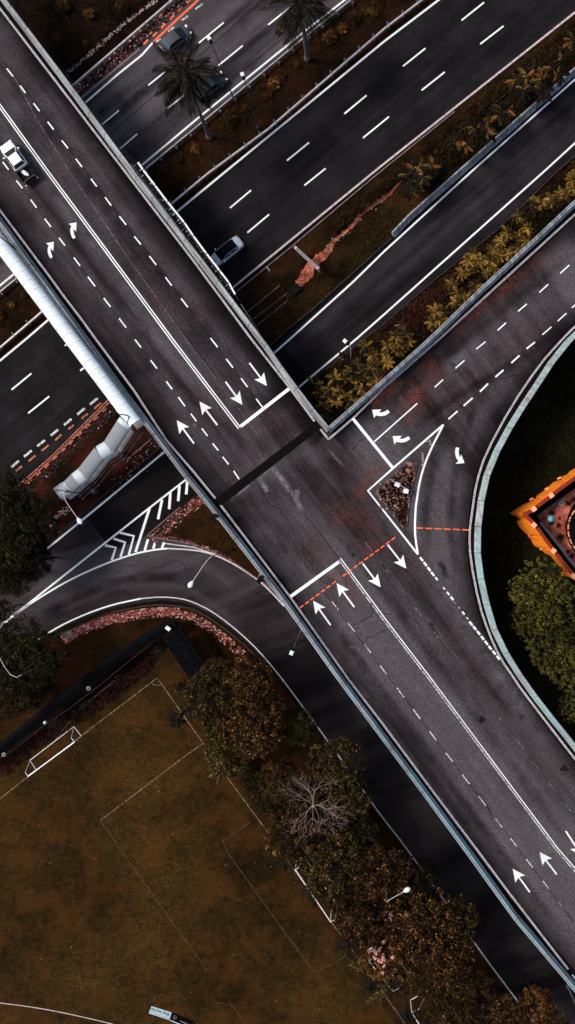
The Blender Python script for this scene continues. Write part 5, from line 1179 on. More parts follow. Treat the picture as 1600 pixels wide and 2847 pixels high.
# ============================================================ COVERED WALKWAY / FENCE LINE SOUTH OF THE LOOP ROAD
def slab_roof(name, pts, w, z, th, label, cat, mat='roofd', piece=3.0, ribs=True):
    P = [W(x, y, z) for x, y in pts]; Q = resample(P, piece); N = normals2(Q); t = empty(name, Vector((Q[0].x, Q[0].y, 0)), label, cat); o0 = t.location
    for i in range(len(Q) - 1):
        a, b_ = Q[i].lerp(Q[i + 1], .008), Q[i].lerp(Q[i + 1], .992); V = []
        for p, n_ in ((a, N[i]), (b_, N[i + 1])):
            for x, h in ((-w / 2, -.12), (-w / 2, 0), (-w * .08, th), (w * .08, th), (w / 2, .02), (w / 2, -.12)): V.append(p + n_ * x + Vector((0, 0, h)) - o0)
        mk('roof_panel', V, [(j, j + 1, 7 + j, 6 + j) for j in range(5)] + [(5, 0, 6, 11), (0, 5, 4, 3, 2, 1), (6, 7, 8, 9, 10, 11)], M[mat], t)
        mb = MB(); mb.tube([a + N[i] * (w * .3) + Vector((0, 0, th * .5)) - o0, b_ + N[i + 1] * (w * .3) + Vector((0, 0, th * .5)) - o0], .05, 5); mb.build('roof_rib', M['roofrib'], t)
        for s_ in (-1, 1):
            p = Q[i] + N[i] * (w / 2 - .15) * s_; mb = MB(); mb.tube([Vector((p.x, p.y, 0)) - o0, Vector((p.x, p.y, z - .1)) - o0], .06); mb.build('post', M['dark'], t)
    return t
slab_roof('covered_walkway', [(-60, 2134), (0, 2085), (125, 1985), (245, 1890), (375, 1794), (480, 1738)], 1.35, 2.8, .25, 'long dark roofed walkway between verge and football pitch', 'covered walkway')
slab_roof('covered_walkway', [(488, 1748), (505, 1778), (545, 1835), (588, 1898)], 1.6, 3.2, .3, 'short dark roofed walkway turning down towards the tree row', 'covered walkway', piece=2.4)
slab_roof('covered_walkway', [(472, 1775), (505, 1828), (560, 1905)], 1.5, 2.6, .2, 'lower near-black roof running beside the short walkway', 'covered walkway', piece=2.6)
setting('planting_bed', [(-300, 2290), (0, 2128), (120, 2042), (290, 1935), (400, 1850), (470, 1800), (440, 1760), (340, 1820), (120, 2010), (-300, 2200)], ZB, 'soild')
t = empty('white_kiosk', W(486, 1735, 0), 'small pale roofed box at the corner where the dark walkways meet', 'box', rz=-.6)
mb = MB(); mb.box((0, 0, 1.7), (.8, .5, 3.4)); mb.build('body', M['dark'], t)
mb = MB(); mb.box((0, 0, 3.44), (.62, .46, .08)); mb.build('lid', M['lampw'], t)
railing('garden_fence', [(-40, 2130), (30, 2090), (120, 2020), (200, 1965), (290, 1895), (330, 1862), (420, 1790)], 0, 1.1, .035, 'galvd', 'thin metal fence along the edge of the dark planting bed', 'fence', 3.0, .04)
for x, y, ball, lab in ((43, 2075, 0, 'square-headed garden lamp nearest the left edge by the planting bed'), (154, 1989, 1, 'round white garden lamp between two square ones by the walkway'), (271, 1897, 0, 'square-headed garden lamp by the walkway, farthest from the left edge')):
    t = empty('garden_lamp', W(x, y, 0), lab, 'garden lamp', 'garden lamps along the walkway')
    mb = MB(); mb.tube([(0, 0, 0), (0, 0, 3)], .05); mb.build('post', M['dark'], t)
    mb = MB()
    if ball: mb.ball((0, 0, 3.15), .22, seg=10, rings=7)
    else:
        for a in range(4): mb.box((math.cos(a * PI / 2) * .18, math.sin(a * PI / 2) * .18, 3.1), (.06, .42, .3), a * PI / 2)
    mb.build('lamp_head', M['lampw' if ball else 'galv'], t)

# ============================================================ TEMPLE GARDEN
def OZ(*xy): return Z(1400, 1280, 7.155, *xy)
HT = 4.0
top_l = OZ(1900, -40, 1431, 320, 1150, 520, 900, 715, 560, 975, 385, 1068)
top_r = OZ(385, 1068, 610, 1290, 780, 1530, 980, 1800, 1180, 2060, 1431, 2360, 1700, 2700)
base_l = OZ(1900, -190, 1431, 150, 1300, 225, 1310, 250, 1110, 350, 1180, 365, 990, 430, 880, 545, 850, 570, 650, 710, 670, 735, 555, 770, 590, 790, 420, 860, 300, 930, 120, 1060)
base_r = OZ(120, 1060, 260, 1115, 325, 1170, 300, 1195, 258, 1210, 330, 1340, 465, 1475, 560, 1490, 470, 1505, 540, 1560, 600, 1680, 650, 1720, 740, 1760, 830, 1850, 940, 1900, 1120, 2120, 1431, 2450, 1700, 2790)
pw = empty('perimeter_wall', W(*OZ(400, 1060), 0), 'bright orange rendered garden wall with ragged foot and pier caps', 'garden wall'); o0 = pw.location
def wall_face(top, base):
    Tn = resample([W(x, y, HT) for x, y in top], .22); nT = len(Tn)
    Bp = [W(x, y, .0) for x, y in base]; Bn = resample(Bp, .22)
    V = []; Fc = []; m_ = max(nT, len(Bn)); Tn = resample([W(x, y, HT) for x, y in top], sum((b_ - a).length for a, b_ in zip(Tn, Tn[1:])) / m_)
    Bn = resample(Bp, sum((b_ - a).length for a, b_ in zip(Bp, Bp[1:])) / (len(Tn) - 1)); k = min(len(Tn), len(Bn))
    for i in range(k):
        a, b_ = Tn[i] - o0, Bn[i] - o0
        V += [a, a.lerp(b_, .5) + Vector((0, 0, -.15)), b_]
    for i in range(k - 1):
        j = 3 * i; Fc += [(j, j + 1, j + 4, j + 3), (j + 1, j + 2, j + 5, j + 4)]
    mk('rendered_face', V, Fc, M['orwall'], pw)
wall_face(top_l, base_l); wall_face(top_r, base_r)
for top, sgn in ((top_l, 1), (top_r, 1)):
    Q = resample([W(x, y, HT) for x, y in top], .42); N = normals2(Q)
    for i in range(len(Q) - 1):
        d_ = Q[i + 1] - Q[i]; mb = MB(); mb.box((Q[i] + Q[i + 1]) / 2 + N[i] * .13 + Vector((0, 0, .03)) - o0, (.34, .46, .12), math.atan2(d_.y, d_.x), tilt=Matrix.Rotation(-.25, 3, 'X')); mb.build('coping_tile', M['tile'], pw)
    mb = MB(); Qb = resample([W(x, y, HT) for x, y in top], 3.0); Nb = normals2(Qb)
    for i in range(len(Qb) - 1):
        d_ = Qb[i + 1] - Qb[i]; mb.box((Qb[i] + Qb[i + 1]) / 2 + Nb[i] * .30 - o0 - Vector((0, 0, HT / 2 + .05)), (d_.length, .3, HT), math.atan2(d_.y, d_.x))
    mb.build('wall_core', M['soild'], pw)
for i, (x, y) in enumerate(OZ(600, 965, 945, 695, 600, 1290, 990, 1800, 1385, 2300)):
    c_ = W(x, y, HT + .2) - o0; mb = MB(); mb.box(c_ - Vector((0, 0, HT / 2)), (.5, .5, HT + .3), .9 if i > 1 else .62); mb.build('pier', M['orwall'], pw)
    mb = MB(); mb.box(c_ + Vector((0, 0, .19)), (.62, .62, .10), .9 if i > 1 else .62); mb.build('pier_cap', M['cap'], pw)
for i, (x, y) in enumerate(OZ(555, 770, 860, 560, 525, 1465, 765, 1755, 1110, 352)):
    c_ = W(x, y, .5) - o0; mb = MB(); mb.box(c_, (.5, .22, .3), .5); mb.build('drain_spout', M['cap'], pw)
setting('moat_shade_strip', OZ(1950, -20, 1431, 330, 930, 720, 500, 1060, 800, 1500, 1431, 2350, 1800, 2850, 2200, 2850, 1431, 2000, 760, 1140, 1431, 600, 1950, 300), ZG, 'soild')  # flat dark sheet; shadow of the trench behind the wall put into colour
setting('temple_paving', OZ(1950, 240, 1431, 560, 1080, 790, 740, 1050, 700, 1150, 1000, 1560, 1431, 2120, 2000, 2900), ZA, 'plaza')
setting('temple_driveway', OZ(1431, 830, 1370, 900, 1290, 1080, 1240, 1300, 1260, 1500, 1330, 1680, 1431, 1850, 1900, 2300, 2300, 1500, 1900, 800), ZB, 'hwD')
kerb(OZ(740, 1230, 870, 1400, 1000, 1560, 1180, 1790, 1300, 1960, 1431, 2110, 1600, 2330), .3, .35, 'conc', 'low grey stone edge of the salmon paving behind the orange wall')
kerb(OZ(680, 1120, 740, 1050, 950, 910, 1200, 740, 1431, 570, 1600, 450), .18, .3, 'kerb', 'thin stone edge of the salmon paving, upper side')
def dash_kerb(pts, w, label):
    P = smooth_pts([W(x, y, .1) for x, y in pts], 2); Q = resample(P, .34); N = normals2(Q); t = empty('driveway_kerb', Vector((Q[0].x, Q[0].y, 0)), label, 'kerb'); o0 = t.location
    for i in range(0, len(Q) - 1):
        d_ = Q[i + 1] - Q[i]; mb = MB(); mb.box((Q[i] + Q[i + 1]) / 2 - o0, (d_.length * .8, w, .2), math.atan2(d_.y, d_.x)); mb.build('kerb_stone', M['cap' if i % 3 else 'tile'], t)
dash_kerb(OZ(1450, 960, 1370, 1060, 1300, 1210, 1285, 1390, 1310, 1540, 1370, 1680, 1450, 1780), .16, 'orange and pale kerb curving round the temple driveway')
kerb(OZ(1225, 1180, 1212, 1300, 1220, 1420, 1240, 1530), .14, .2, 'tile', 'short red kerb left of the temple driveway')
kerb(OZ(1280, 1650, 1355, 1750), .14, .2, 'cap', 'short peach kerb below the temple driveway')
t = empty('globe_lamp', W(*OZ(790, 1150), 0), 'garden lamp with a large teal globe on the salmon paving', 'garden lamp')
mb = MB(); mb.tube([(0, 0, 0), (0, 0, 3.6)], .06); mb.build('post', M['black'], t)
mb = MB(); mb.ball((0, 0, 3.9), .46, (1, 1, .8), 14, 9); mb.build('globe', M['teal'], t, smooth=True)
t = empty('stone_ornament', W(*OZ(1140, 860), 0), 'small pale square stone ornament at the paving edge', 'ornament', rz=.7)
mb = MB(); mb.box((0, 0, .25), (.62, .62, .5)); mb.build('base', M['rubble'], t); mb = MB(); mb.box((0, 0, .52), (.3, .3, .1)); mb.build('bowl', M['rock'], t)

# ============================================================ VEGETATION
def leafmesh(name, seed, clumps, leaf, aspect=.55, upb=.5):
    """clumps: list of (centre, radius, count)"""
    rg = np.random.default_rng(seed); Vs = []
    for c_, r, n in clumps:
        d_ = rg.normal(size=(n, 3)); d_ /= np.linalg.norm(d_, axis=1)[:, None]; d_[:, 2] = np.abs(d_[:, 2]) * .9 - .15
        p = np.array(c_) + d_ * (r * rg.uniform(.55, 1.0, (n, 1)))
        nn = d_ * (1 - upb) + np.array([0, 0, upb]) + rg.normal(size=(n, 3)) * .38; nn /= np.linalg.norm(nn, axis=1)[:, None]
        a = np.cross(nn, rg.normal(size=(n, 3))); a /= np.linalg.norm(a, axis=1)[:, None]; b_ = np.cross(nn, a)
        s_ = leaf * rg.uniform(.6, 1.3, (n, 1))
        q = np.stack([p - a * s_ * .5, p + b_ * s_ * aspect * .5 - a * s_ * .05, p + a * s_ * .5, p - b_ * s_ * aspect * .5 - a * s_ * .05], 1)
        Vs.append(q.reshape(-1, 3))
    V = np.concatenate(Vs); n = len(V) // 4
    me = bpy.data.meshes.new(name); me.vertices.add(len(V)); me.vertices.foreach_set('co', V.ravel())
    me.loops.add(4 * n); me.loops.foreach_set('vertex_index', np.arange(4 * n)); me.polygons.add(n)
    me.polygons.foreach_set('loop_start', np.arange(n) * 4); me.update(calc_edges=True)
    me.materials.append(None)
    return me
def inst(name, me, mat, parent=None, loc=(0, 0, 0), rz=0.0, sc=(1, 1, 1)):
    o = bpy.data.objects.new(name, me); COL.objects.link(o); o.parent = parent; o.location = loc; o.rotation_euler = (0, 0, rz); o.scale = sc
    o.material_slots[0].link = 'OBJECT'; o.material_slots[0].material = mat; return o
def crown_mesh(name, seed, nc, cr, nl, leaf, low=.1):
    rg = random.Random(seed); cl = []
    lob = [(rg.uniform(0, 2 * PI), rg.uniform(.8, 1.15)) for _ in range(6)]
    for _ in range(nc):
        th = rg.uniform(0, 2 * PI); ph = math.acos(1 - rg.uniform(0, 1) * (1 - low)); k = 1.0
        for a, s_ in lob:
            k += .16 * (s_ - .95) * 4 * max(0, math.cos(th - a)) ** 3
        rr = k * rg.choice([rg.uniform(.88, 1.0), rg.uniform(.88, 1.0), rg.uniform(.5, .85)])
        cl.append(((math.sin(ph) * math.cos(th) * rr * .88, math.sin(ph) * math.sin(th) * rr * .88, math.cos(ph) * rr * .62), cr * rg.uniform(.6, 1.35), nl))
    return leafmesh(name, seed, cl, leaf)
CR = [crown_mesh('crown', s_, 120, .135, 62, .062) for s_ in (1, 2, 3, 4)]
CRF = [crown_mesh('crown', s_, 210, .07, 34, .052) for s_ in (11, 12)]       # rosette crown
def limbs_mesh(seed, n=7, spread=.75):
    rg = random.Random(seed); mb = MB()
    for i in range(n):
        a = 2 * PI * i / n + rg.uniform(-.3, .3); r = spread * rg.uniform(.6, 1); zt = rg.uniform(.1, .45)
        p0 = Vector((0, 0, -.35)); p1 = Vector((math.cos(a) * r * .45, math.sin(a) * r * .45, -.02)); p2 = Vector((math.cos(a + rg.uniform(-.3, .3)) * r, math.sin(a + rg.uniform(-.3, .3)) * r, zt))
        mb.tube([p0, p1, p2], .035, 5, r1=.008)
        for k in range(2):
            q = p1.lerp(p2, .3 + .3 * k); b_ = a + rg.choice([-.8, .8]); mb.tube([q, q + Vector((math.cos(b_) * .22, math.sin(b_) * .22, .14))], .014, 4, r1=.004)
    me = bpy.data.meshes.new('limbs'); me.from_pydata([tuple(v) for v in mb.V], [], mb.F); me.materials.append(None); return me
LM = [limbs_mesh(1), limbs_mesh(2)]
mb = MB(); mb.tube([(0, 0, 0), (.02, .01, .35), (0, 0, .7), (.01, 0, 1)], .5, 8, r1=.3); TRK = bpy.data.meshes.new('trunk'); TRK.from_pydata([tuple(v) for v in mb.V], [], mb.F); TRK.materials.append(None)
def tree(px, py, rpx, zc, mat, label, group, k, bark='barkd', flat=1.0, fine=False):
    c_ = W(px, py, zc); R = rpx * (CAM_H - zc) / F_PX; base = Vector((c_.x, c_.y, 0))
    t = empty('broadleaf_tree', base, label, 'tree', group); rz = k * 1.37
    hz = max(.5, zc - R * .22)
    inst('trunk', TRK, M[bark], t, sc=(R * .13, R * .13, hz)); inst('limbs', LM[k % 2], M[bark], t, (0, 0, hz + R * .12), rz, (R, R, R * flat))
    inst('crown', (CRF if fine else CR)[k % (2 if fine else 4)], M[mat], t, (0, 0, hz + R * .05), rz, (R, R, R * flat)); return t
g1, g2, g3 = 'dark trees at the left edge', 'brown leaved trees between pitch and loop road', 'olive trees by the dark lawn'
TL = [(25, 1395, 85, 7, 'L_dark', 'dark tree at the left edge nearest the main highway', g1), (85, 1450, 80, 7.5, 'L_dark', 'dark tree beside the brick paving below the stairs', g1),
 (20, 1520, 95, 8, 'L_dark', 'broad dark tree in the middle of the left edge cluster', g1), (95, 1560, 55, 6.5, 'L_dark', 'small dark tree reaching over the side road edge line', g1),
 (40, 1600, 60, 6.5, 'L_dark', 'lowest dark tree of the cluster above the side road', g1), (8, 1695, 32, 5, 'L_dark', 'small dark tree over the white line at the left edge', g1),
 (60, 1790, 75, 7, 'L_dark', 'dark tree below the side road nearest the utility cover', g1), (110, 1850, 62, 7, 'L_dark', 'dark tree beside the reddish verge', g1), (20, 1870, 75, 7, 'L_dark', 'dark tree by the thin curved street lamp', g1), (30, 1940, 55, 5.5, 'L_bushd', 'amber-tipped tree above the dark walkway', g1),
 (600, 1940, 88, 7.5, 'L_gold', 'golden brown tree nearest the loop road footpath', g2), (690, 1900, 78, 7.5, 'L_gold', 'golden brown tree at the loop road end of the row', g2), (700, 2010, 98, 8, 'L_gold', 'large golden brown tree second in the row', g2), (640, 2080, 75, 7, 'L_gold', 'golden brown tree over the touchline', g2),
 (600, 1870, 42, 5, 'L_bushd', 'small amber tree tight against the dark walkway', g2), (830, 2020, 55, 6, 'L_dark', 'dark low tree between road edge and first large trees', g2), (930, 2130, 78, 6.5, 'L_gold', 'golden tree above the bare branches at the road side', g2), (780, 2170, 62, 6, 'L_bushd', 'amber tree left of the bare branches', g2), (880, 2260, 105, 6, 'L_gold', 'wide golden tree under the bare branches', g2), (970, 2230, 65, 6, 'L_gold', 'golden tree right of the bare branches', g2),
 (800, 2320, 70, 6, 'L_bushd', 'amber tree below the bare branches by the touchline', g2), (1000, 2330, 60, 6, 'L_dark', 'dark tree along the road edge line', g2), (930, 2400, 95, 7, 'L_gold', 'golden brown tree behind the halfway goal', g2), (1060, 2440, 95, 7.5, 'L_gold', 'golden brown tree under the teardrop lamp head', g2), (1020, 2530, 98, 7.5, 'L_gold', 'golden brown tree right of the white goal corner', g2), (1150, 2470, 70, 7, 'L_dark', 'darker tree between teardrop lamp and road', g2),
 (1180, 2570, 105, 8, 'L_gold', 'big golden brown tree at the widest part of the row', g2), (1120, 2640, 88, 7, 'L_gold', 'golden brown tree beside the pink blossom', g2), (1265, 2560, 68, 7, 'L_gold', 'golden brown tree reaching over the lower road', g2), (1240, 2660, 88, 7, 'L_gold', 'golden brown tree above the road end of the edge line', g2), (1060, 2680, 45, 5.5, 'L_bush', 'amber tree with pink blossom', g2), (1180, 2720, 55, 5, 'L_bushd', 'low amber tree over the last goals', g2),
 (1300, 2770, 78, 6, 'L_bushd', 'amber tree at the bottom edge left of the road', g2), (1400, 2830, 70, 5.5, 'L_gold', 'golden tree on the bottom edge beside the edge line', g2), (1495, 2800, 55, 5, 'L_bush', 'amber tree standing alone on the lower road verge', g2), (1230, 2830, 60, 5, 'L_bushd', 'amber tree on the bottom edge near the last goal', g2), (1540, 2850, 45, 5, 'L_bushd', 'small amber tree at the bottom edge farthest right', g2),
 (1510, 1635, 90, 6, 'L_olive', 'olive tree closest to the orange wall', g3), (1560, 1700, 95, 6.5, 'L_olive', 'olive tree filling the right edge', g3), (1478, 1725, 66, 5.5, 'L_olive', 'olive tree leaning over the dark lawn', g3), (1535, 1805, 80, 6, 'L_olive', 'olive tree below the widest one', g3), (1600, 1860, 85, 6, 'L_olive', 'second lowest olive tree at the right edge', g3), (1455, 1640, 50, 5.5, 'L_olive', 'small olive tree below the corner of the orange wall', g3), (1600, 1965, 55, 6, 'L_olive', 'lowest olive tree at the right edge', g3)]
for k, a in enumerate(TL):
    ol = a[4] == 'L_olive'; big = a[2] * (1.12 if a[4] != 'L_olive' else 1.02)
    tree(a[0], a[1], big, a[3], ('L_gold', 'L_rust', 'L_moss')[(k * 5) % 3] if a[4] == 'L_gold' else a[4], a[5].replace('golden brown ', '').replace('golden ', '') if a[4] == 'L_gold' else a[5], a[6], k, fine=ol, flat=.9)
# pink blossom as sub-part of the amber tree: small flower masses
PK = leafmesh('blossom', 5, [((RNG.gauss(0, .5), RNG.gauss(0, .5), RNG.uniform(0, .3)), .16, 26) for _ in range(16)], .13, .9)
pinks = [(1056, 2660, 30, 'pink blossom mass on the tree over the third goal', 8.4), (1045, 2640, 16, 'small pink blossom cluster at the tip of the tree', 8), (1087, 2545, 12, 'small pink blossom cluster above the amber tree', 10)]
for x, y, r_, lab, z_ in pinks:
    c_ = W(x, y, z_); t = inst('blossom', PK, M['L_pink'], None, c_, RNG.uniform(0, 6), (r_ / 22,) * 3); tag(t, lab, 'blossom', None, 'stuff')
# bare tree
_p = W(872, 2238, 8); bt_ = empty('bare_tree', Vector((_p.x, _p.y, 0)), 'leafless tree with pale forking branches among the golden crowns', 'tree')
rg = random.Random(21)
def branch(mb, p, d_, L, r, dep):
    q = p + d_ * L * .5 + Vector((rg.gauss(0, .06), rg.gauss(0, .06), 0)) * L; e = q + (d_ + Vector((rg.gauss(0, .2), rg.gauss(0, .2), rg.gauss(0, .1)))).normalized() * L * .5
    mb.tube([p, q, e], r, 5 if dep > 1 else 4, r1=r * .6)
    if dep > 0:
        for _ in range(3 if dep > 2 else 2):
            nd = (d_ + Vector((rg.gauss(0, .55), rg.gauss(0, .55), rg.uniform(-.15, .25)))).normalized(); branch(mb, e, nd, L * rg.uniform(.6, .85), r * .6, dep - 1)
        if dep > 1: nd = (d_ + Vector((rg.gauss(0, .6), rg.gauss(0, .6), .1))).normalized(); branch(mb, q, nd, L * .6, r * .5, dep - 1)
mb = MB(); mb.tube([(0, 0, 0), (.05, 0, 4), (0, 0, 8.4)], .28, 8, r1=.15); mb.build('trunk', M['barkp'], bt_)
for a in range(11):
    an = 2 * PI * a / 11 + rg.uniform(-.3, .3); mb = MB(); branch(mb, Vector((0, 0, rg.uniform(7.4, 8.3))), Vector((math.cos(an), math.sin(an), rg.uniform(.15, .4))).normalized(), rg.uniform(1.6, 2.2), .031, 3); mb.build('branch', M['barkp'], bt_)
# round shrubs
BS = [leafmesh('foliage', s_, [((math.cos(t_) * r_, math.sin(t_) * r_, .45 + RNG.uniform(0, .35) * (1 - r_)), .36, 34) for r_ in (0, .35, .68) for t_ in [2 * PI * (q + RNG.random()) / 8 for q in range(8)]], .17, .6) for s_ in (21, 22, 23)]
def shrub(px, py, rpx, mat, label, group, k=0):
    R = rpx / 21.0; t = empty('round_shrub', W(px, py, 0), label, 'shrub', group)
    inst('foliage', BS[k % 3], M[mat], t, (0, 0, 0), k * 1.1, (R, R, R * .95)); mb = MB(); mb.tube([(0, 0, 0), (0, 0, R * .5)], .05, 5); mb.build('stem', M['barkd'], t)
gm, gu = 'round shrubs on the grass median', 'shrubs on the dark upper left verge'
SH = [(T('12', 1040, 295), 22, 'L_bush', 'amber round shrub nearest the second palm', gm), (T('12', 1135, 225), 17, 'L_bush', 'small amber shrub second from the palm going up', gm), (T('12', 1222, 155), 21, 'L_bushd', 'dim olive shrub third from the palm going up', gm),
 (T('12', 1310, 92), 15, 'L_bush', 'left half of the bright twin shrub pair', gm), (T('12', 1368, 105), 15, 'L_bush', 'right half of the bright twin shrub pair', gm), (T('12', 1400, 25), 21, 'L_bushd', 'topmost shrub on the median at the picture edge', gm),
 (T('12', 290, 905), 27, 'L_bushd', 'widest dim shrub left of the two median lamps', gm), (T('12', 625, 640), 20, 'L_bush', 'bright reddish shrub right of the second lamp', gm), (T('12', 685, 570), 15, 'L_bushd', 'dim shrub just above the bright reddish one', gm), (T('12', 527, 668), 12, 'L_bushd', 'small shrub touching the lamp side of the group', gm), (T('12', 578, 710), 15, 'L_bushd', 'lowest shrub of the group by the second lamp', gm),
 (T('12', 40, 1118), 17, 'L_bush', 'amber shrub below the first palm foot', gm), (T('12', 800, 490), 12, 'L_bushd', 'faint small shrub left of the second palm foot', gm), (T('12', 420, 810), 13, 'L_bushd', 'faint shrub between the two median lamps', gm), ((455, 475), 18, 'L_bushd', 'dark shrub beside the sign catwalk', gm), ((500, 445), 14, 'L_bushd', 'small dark shrub above the one by the catwalk', gm),
 (T('21', 95, 1015), 12, 'L_bush', 'small amber shrub below the footbridge roof', gm), (T('21', 0, 1090), 18, 'L_bush', 'amber shrub at the left picture edge below the footbridge', gm), (T('21', 185, 940), 12, 'L_bushd', 'dim shrub touching the footbridge roof edge', gm), (T('21', 5, 1160), 12, 'L_bushd', 'dim shrub at the left edge near the guardrail', gm),
 ((252, 44), 18, 'L_bush', 'roundest amber shrub on the upper left verge', gu), ((182, 22), 24, 'L_bushd', 'wide dim shrub at the top edge left of the amber one', gu), ((345, 22), 22, 'L_bushd', 'tall dim shrub at the top edge near the rubble row', gu), ((170, 108), 17, 'L_bushd', 'dim shrub beside the flyover parapet', gu), ((242, 122), 12, 'L_bushd', 'small shrub right of the one by the parapet', gu), ((132, 5), 14, 'L_bushd', 'dim shrub at the top edge nearest the flyover', gu), ((300, 60), 12, 'L_bushd', 'small dim shrub between amber shrub and rubble row', gu)]
for k, (p, r_, m_, lab, gp) in enumerate(SH): shrub(p[0], p[1], r_, m_, lab, gp, k)
for k, q in enumerate(((950, 1050, 9, 'shrub just behind the teal globe lamp'), (950, 1240, 9, 'shrub below the teal globe lamp'), (1090, 1300, 8, 'shrub between lamp and driveway kerb'), (1125, 1520, 11, 'roundest shrub on the salmon paving'), (1290, 850, 10, 'shrub beside the stone ornament'), (1380, 780, 9, 'shrub at the upper edge of the salmon paving'), (1280, 1810, 7, 'small shrub by the lower paving edge'), (1360, 1890, 8, 'lowest shrub on the salmon paving'), (1110, 1150, 5, 'tiny shrub right of the teal globe lamp'))):
    p = OZ(q[0], q[1]); shrub(p[0], p[1], q[2], 'L_bushd', q[3], 'shrubs on the salmon paving', k)
# palms
def frond_mesh(name, L, leafl, droop, n=13, wid=.07, drp=.5):
    V = []; Fc = []; pts = []
    for i in range(n + 1):
        u = i / n; pts.append(Vector((L * (u - .12 * droop * u * u), 0, L * (.28 * u - droop * .62 * u * u))))
    for i in range(n):
        p, q = pts[i], pts[i + 1]; w_ = .025 * (1 - i / n) + .008; k = len(V)
        V += [p + Vector((0, w_, 0)), p - Vector((0, w_, 0)), q - Vector((0, w_ * .8, 0)), q + Vector((0, w_ * .8, 0))]; Fc.append((k, k + 1, k + 2, k + 3))
    for i in range(1, n * 2):
        u = i / (n * 2); j = min(n - 1, int(u * n)); p = pts[j].lerp(pts[j + 1], u * n - j); ll = leafl * (math.sin(PI * min(1, u * .93 + .12)) ** .6) * (1 - .25 * u)
        for s_ in (-1, 1):
            d_ = Vector((.62 + .25 * u, s_ * .85, -drp * .45)).normalized(); side = Vector((-d_.y, d_.x, 0)).normalized() * wid * .5
            k = len(V); m_ = p + d_ * ll * .45; e = p + d_ * ll + Vector((0, 0, -drp * ll * .35)); V += [p, m_ + side, e, m_ - side]; Fc.append((k, k + 1, k + 2, k + 3))
    me = bpy.data.meshes.new(name); me.from_pydata([tuple(v) for v in V], [], Fc); me.materials.append(None); return me
FR_B = [frond_mesh('frond', 1.0, .34, .55, 9, .085), frond_mesh('frond', 1.0, .30, .85, 9, .085)]
FR_T = [frond_mesh('frond', 1.0, .25, 1.0, 16, .018, 1.0), frond_mesh('frond', 1.0, .22, .7, 16, .018, 1.0), frond_mesh('frond', .8, .25, 1.5, 16, .018, 1.0)]
def palm(name, px, py, zc, R, nf, mat, label, cat, group, seed, fr=FR_B, trunk='bark', base=None, tr=.09, stems=1, mats=None, cap=None):
    rg = random.Random(seed); c_ = W(px, py, zc); b_ = W(*base, 0) if base else Vector((c_.x, c_.y, 0))
    t = empty(name, b_, label, cat, group); rel = c_ - b_
    mb = MB(); mid = rel * .5; mid.x *= .9; mb.tube([(0, 0, 0), (rel.x * .06, rel.y * .06, zc * .08), mid, rel], tr * 1.25, 8, r1=tr * .8)
    if base: mb.ball((0, 0, .35), tr * 1.9, (1, 1, 1.4), 9, 6)
    mb.build('trunk', M[trunk], t)
    for i in range(nf):
        a = 2 * PI * i / nf + rg.uniform(-.22, .22); el = rg.uniform(-.35, .55); sc = R * rg.uniform(.72, 1.12)
        o = inst('frond', rg.choice(fr), M[rg.choice(mats) if mats else mat], t, rel + Vector((0, 0, rg.uniform(-.15, .15))), 0, (sc, sc, sc)); o.rotation_euler = (rg.uniform(-.25, .25), -el * .6, a)
    return t
def gp(c_): return c_
b23 = [(1010, 360), (1090, 440), (1030, 500), (940, 480), (900, 545), (1010, 600), (1085, 540), (830, 600), (870, 640), (690, 640), (740, 680), (810, 690), (850, 722), (790, 775), (650, 690), (600, 780), (645, 765), (530, 860), (560, 925), (625, 960), (700, 870), (722, 910), (560, 1005), (400, 1060), (455, 1060), (385, 1150), (440, 1115), (1150, 245), (1195, 265), (1270, 230), (1330, 185), (1395, 200), (1430, 60), (950, 620), (1080, 620), (1440, 140), (690, 720)]
b3 = [(1120, 235), (1225, 205), (1260, 295), (1165, 335), (1020, 345), (1155, 405), (830, 455), (890, 490), (990, 495), (1015, 545), (755, 355), (500, 505), (600, 655), (150, 795), (225, 905), (385, 735), (480, 725), (335, 860), (440, 855), (405, 1005), (255, 1055), (695, 705), (760, 765), (885, 725), (905, 620), (700, 865), (655, 985), (280, 1205), (560, 765), (640, 565), (800, 620), (520, 930), (580, 1000), (300, 950), (860, 820)]
bed = [('g', *T('23', x, y)) for x, y in b23] + [('g' if i < 10 else 'o', *Z(840, 880, 4.259, x, y)) for i, (x, y) in enumerate(b3)]
bed += [('g', 1590, 500), ('g', 1575, 540), ('g', 1610, 470)]
corner = (914, 1198)
bed.sort(key=lambda q: math.hypot(q[1] - corner[0], q[2] - corner[1]))
for i, (kd, x, y) in enumerate(bed):
    dist = abs((x - 914) * .66 + (y - 1198) * .75); nw = 'against the parapet' if dist < 45 else ('on the side road edge' if dist > 110 else 'in the middle of the bed')
    bright = kd == 'g' and (i % 3 != 1)
    lab = f"{'golden' if bright else 'olive green'} feathery palm {nw}, {ordinal(i + 1)} outwards from the flyover corner"
    mt = (['P_gold', 'P_gold', 'P_olive', 'P_gold'] if bright else (['P_olive', 'P_gold', 'P_olive'] if kd == 'g' else ['P_olive', 'P_dark', 'P_olive', 'P_gold']))
    palm('feather_palm', x, y, 4.4 + (i * 7 % 5) * .35, 1.15 if kd == 'g' else 1.25, 8, None, lab, 'palm', 'feathery palms in the bed beside the branch road', 100 + i, mats=mt, trunk='barkd', tr=.06)
sp = Z(1350, 150, 5.792, 660, 380, 790, 530, 900, 430, 1090, 230, 1200, 120, 370, 900, 230, 1000, 120, 1050, 70, 1280, 620, 580, 1180, 330, 480, 440, 760, 250, 950, 600) + T('13', 300, 1230, 245, 1265, 540, 1060, 640, 1085, 790, 965, 1420, 300, 700, 960, 900, 830) + T('23', 270, 100, 225, 160, 200, 50, 310, 50, 380, -20)
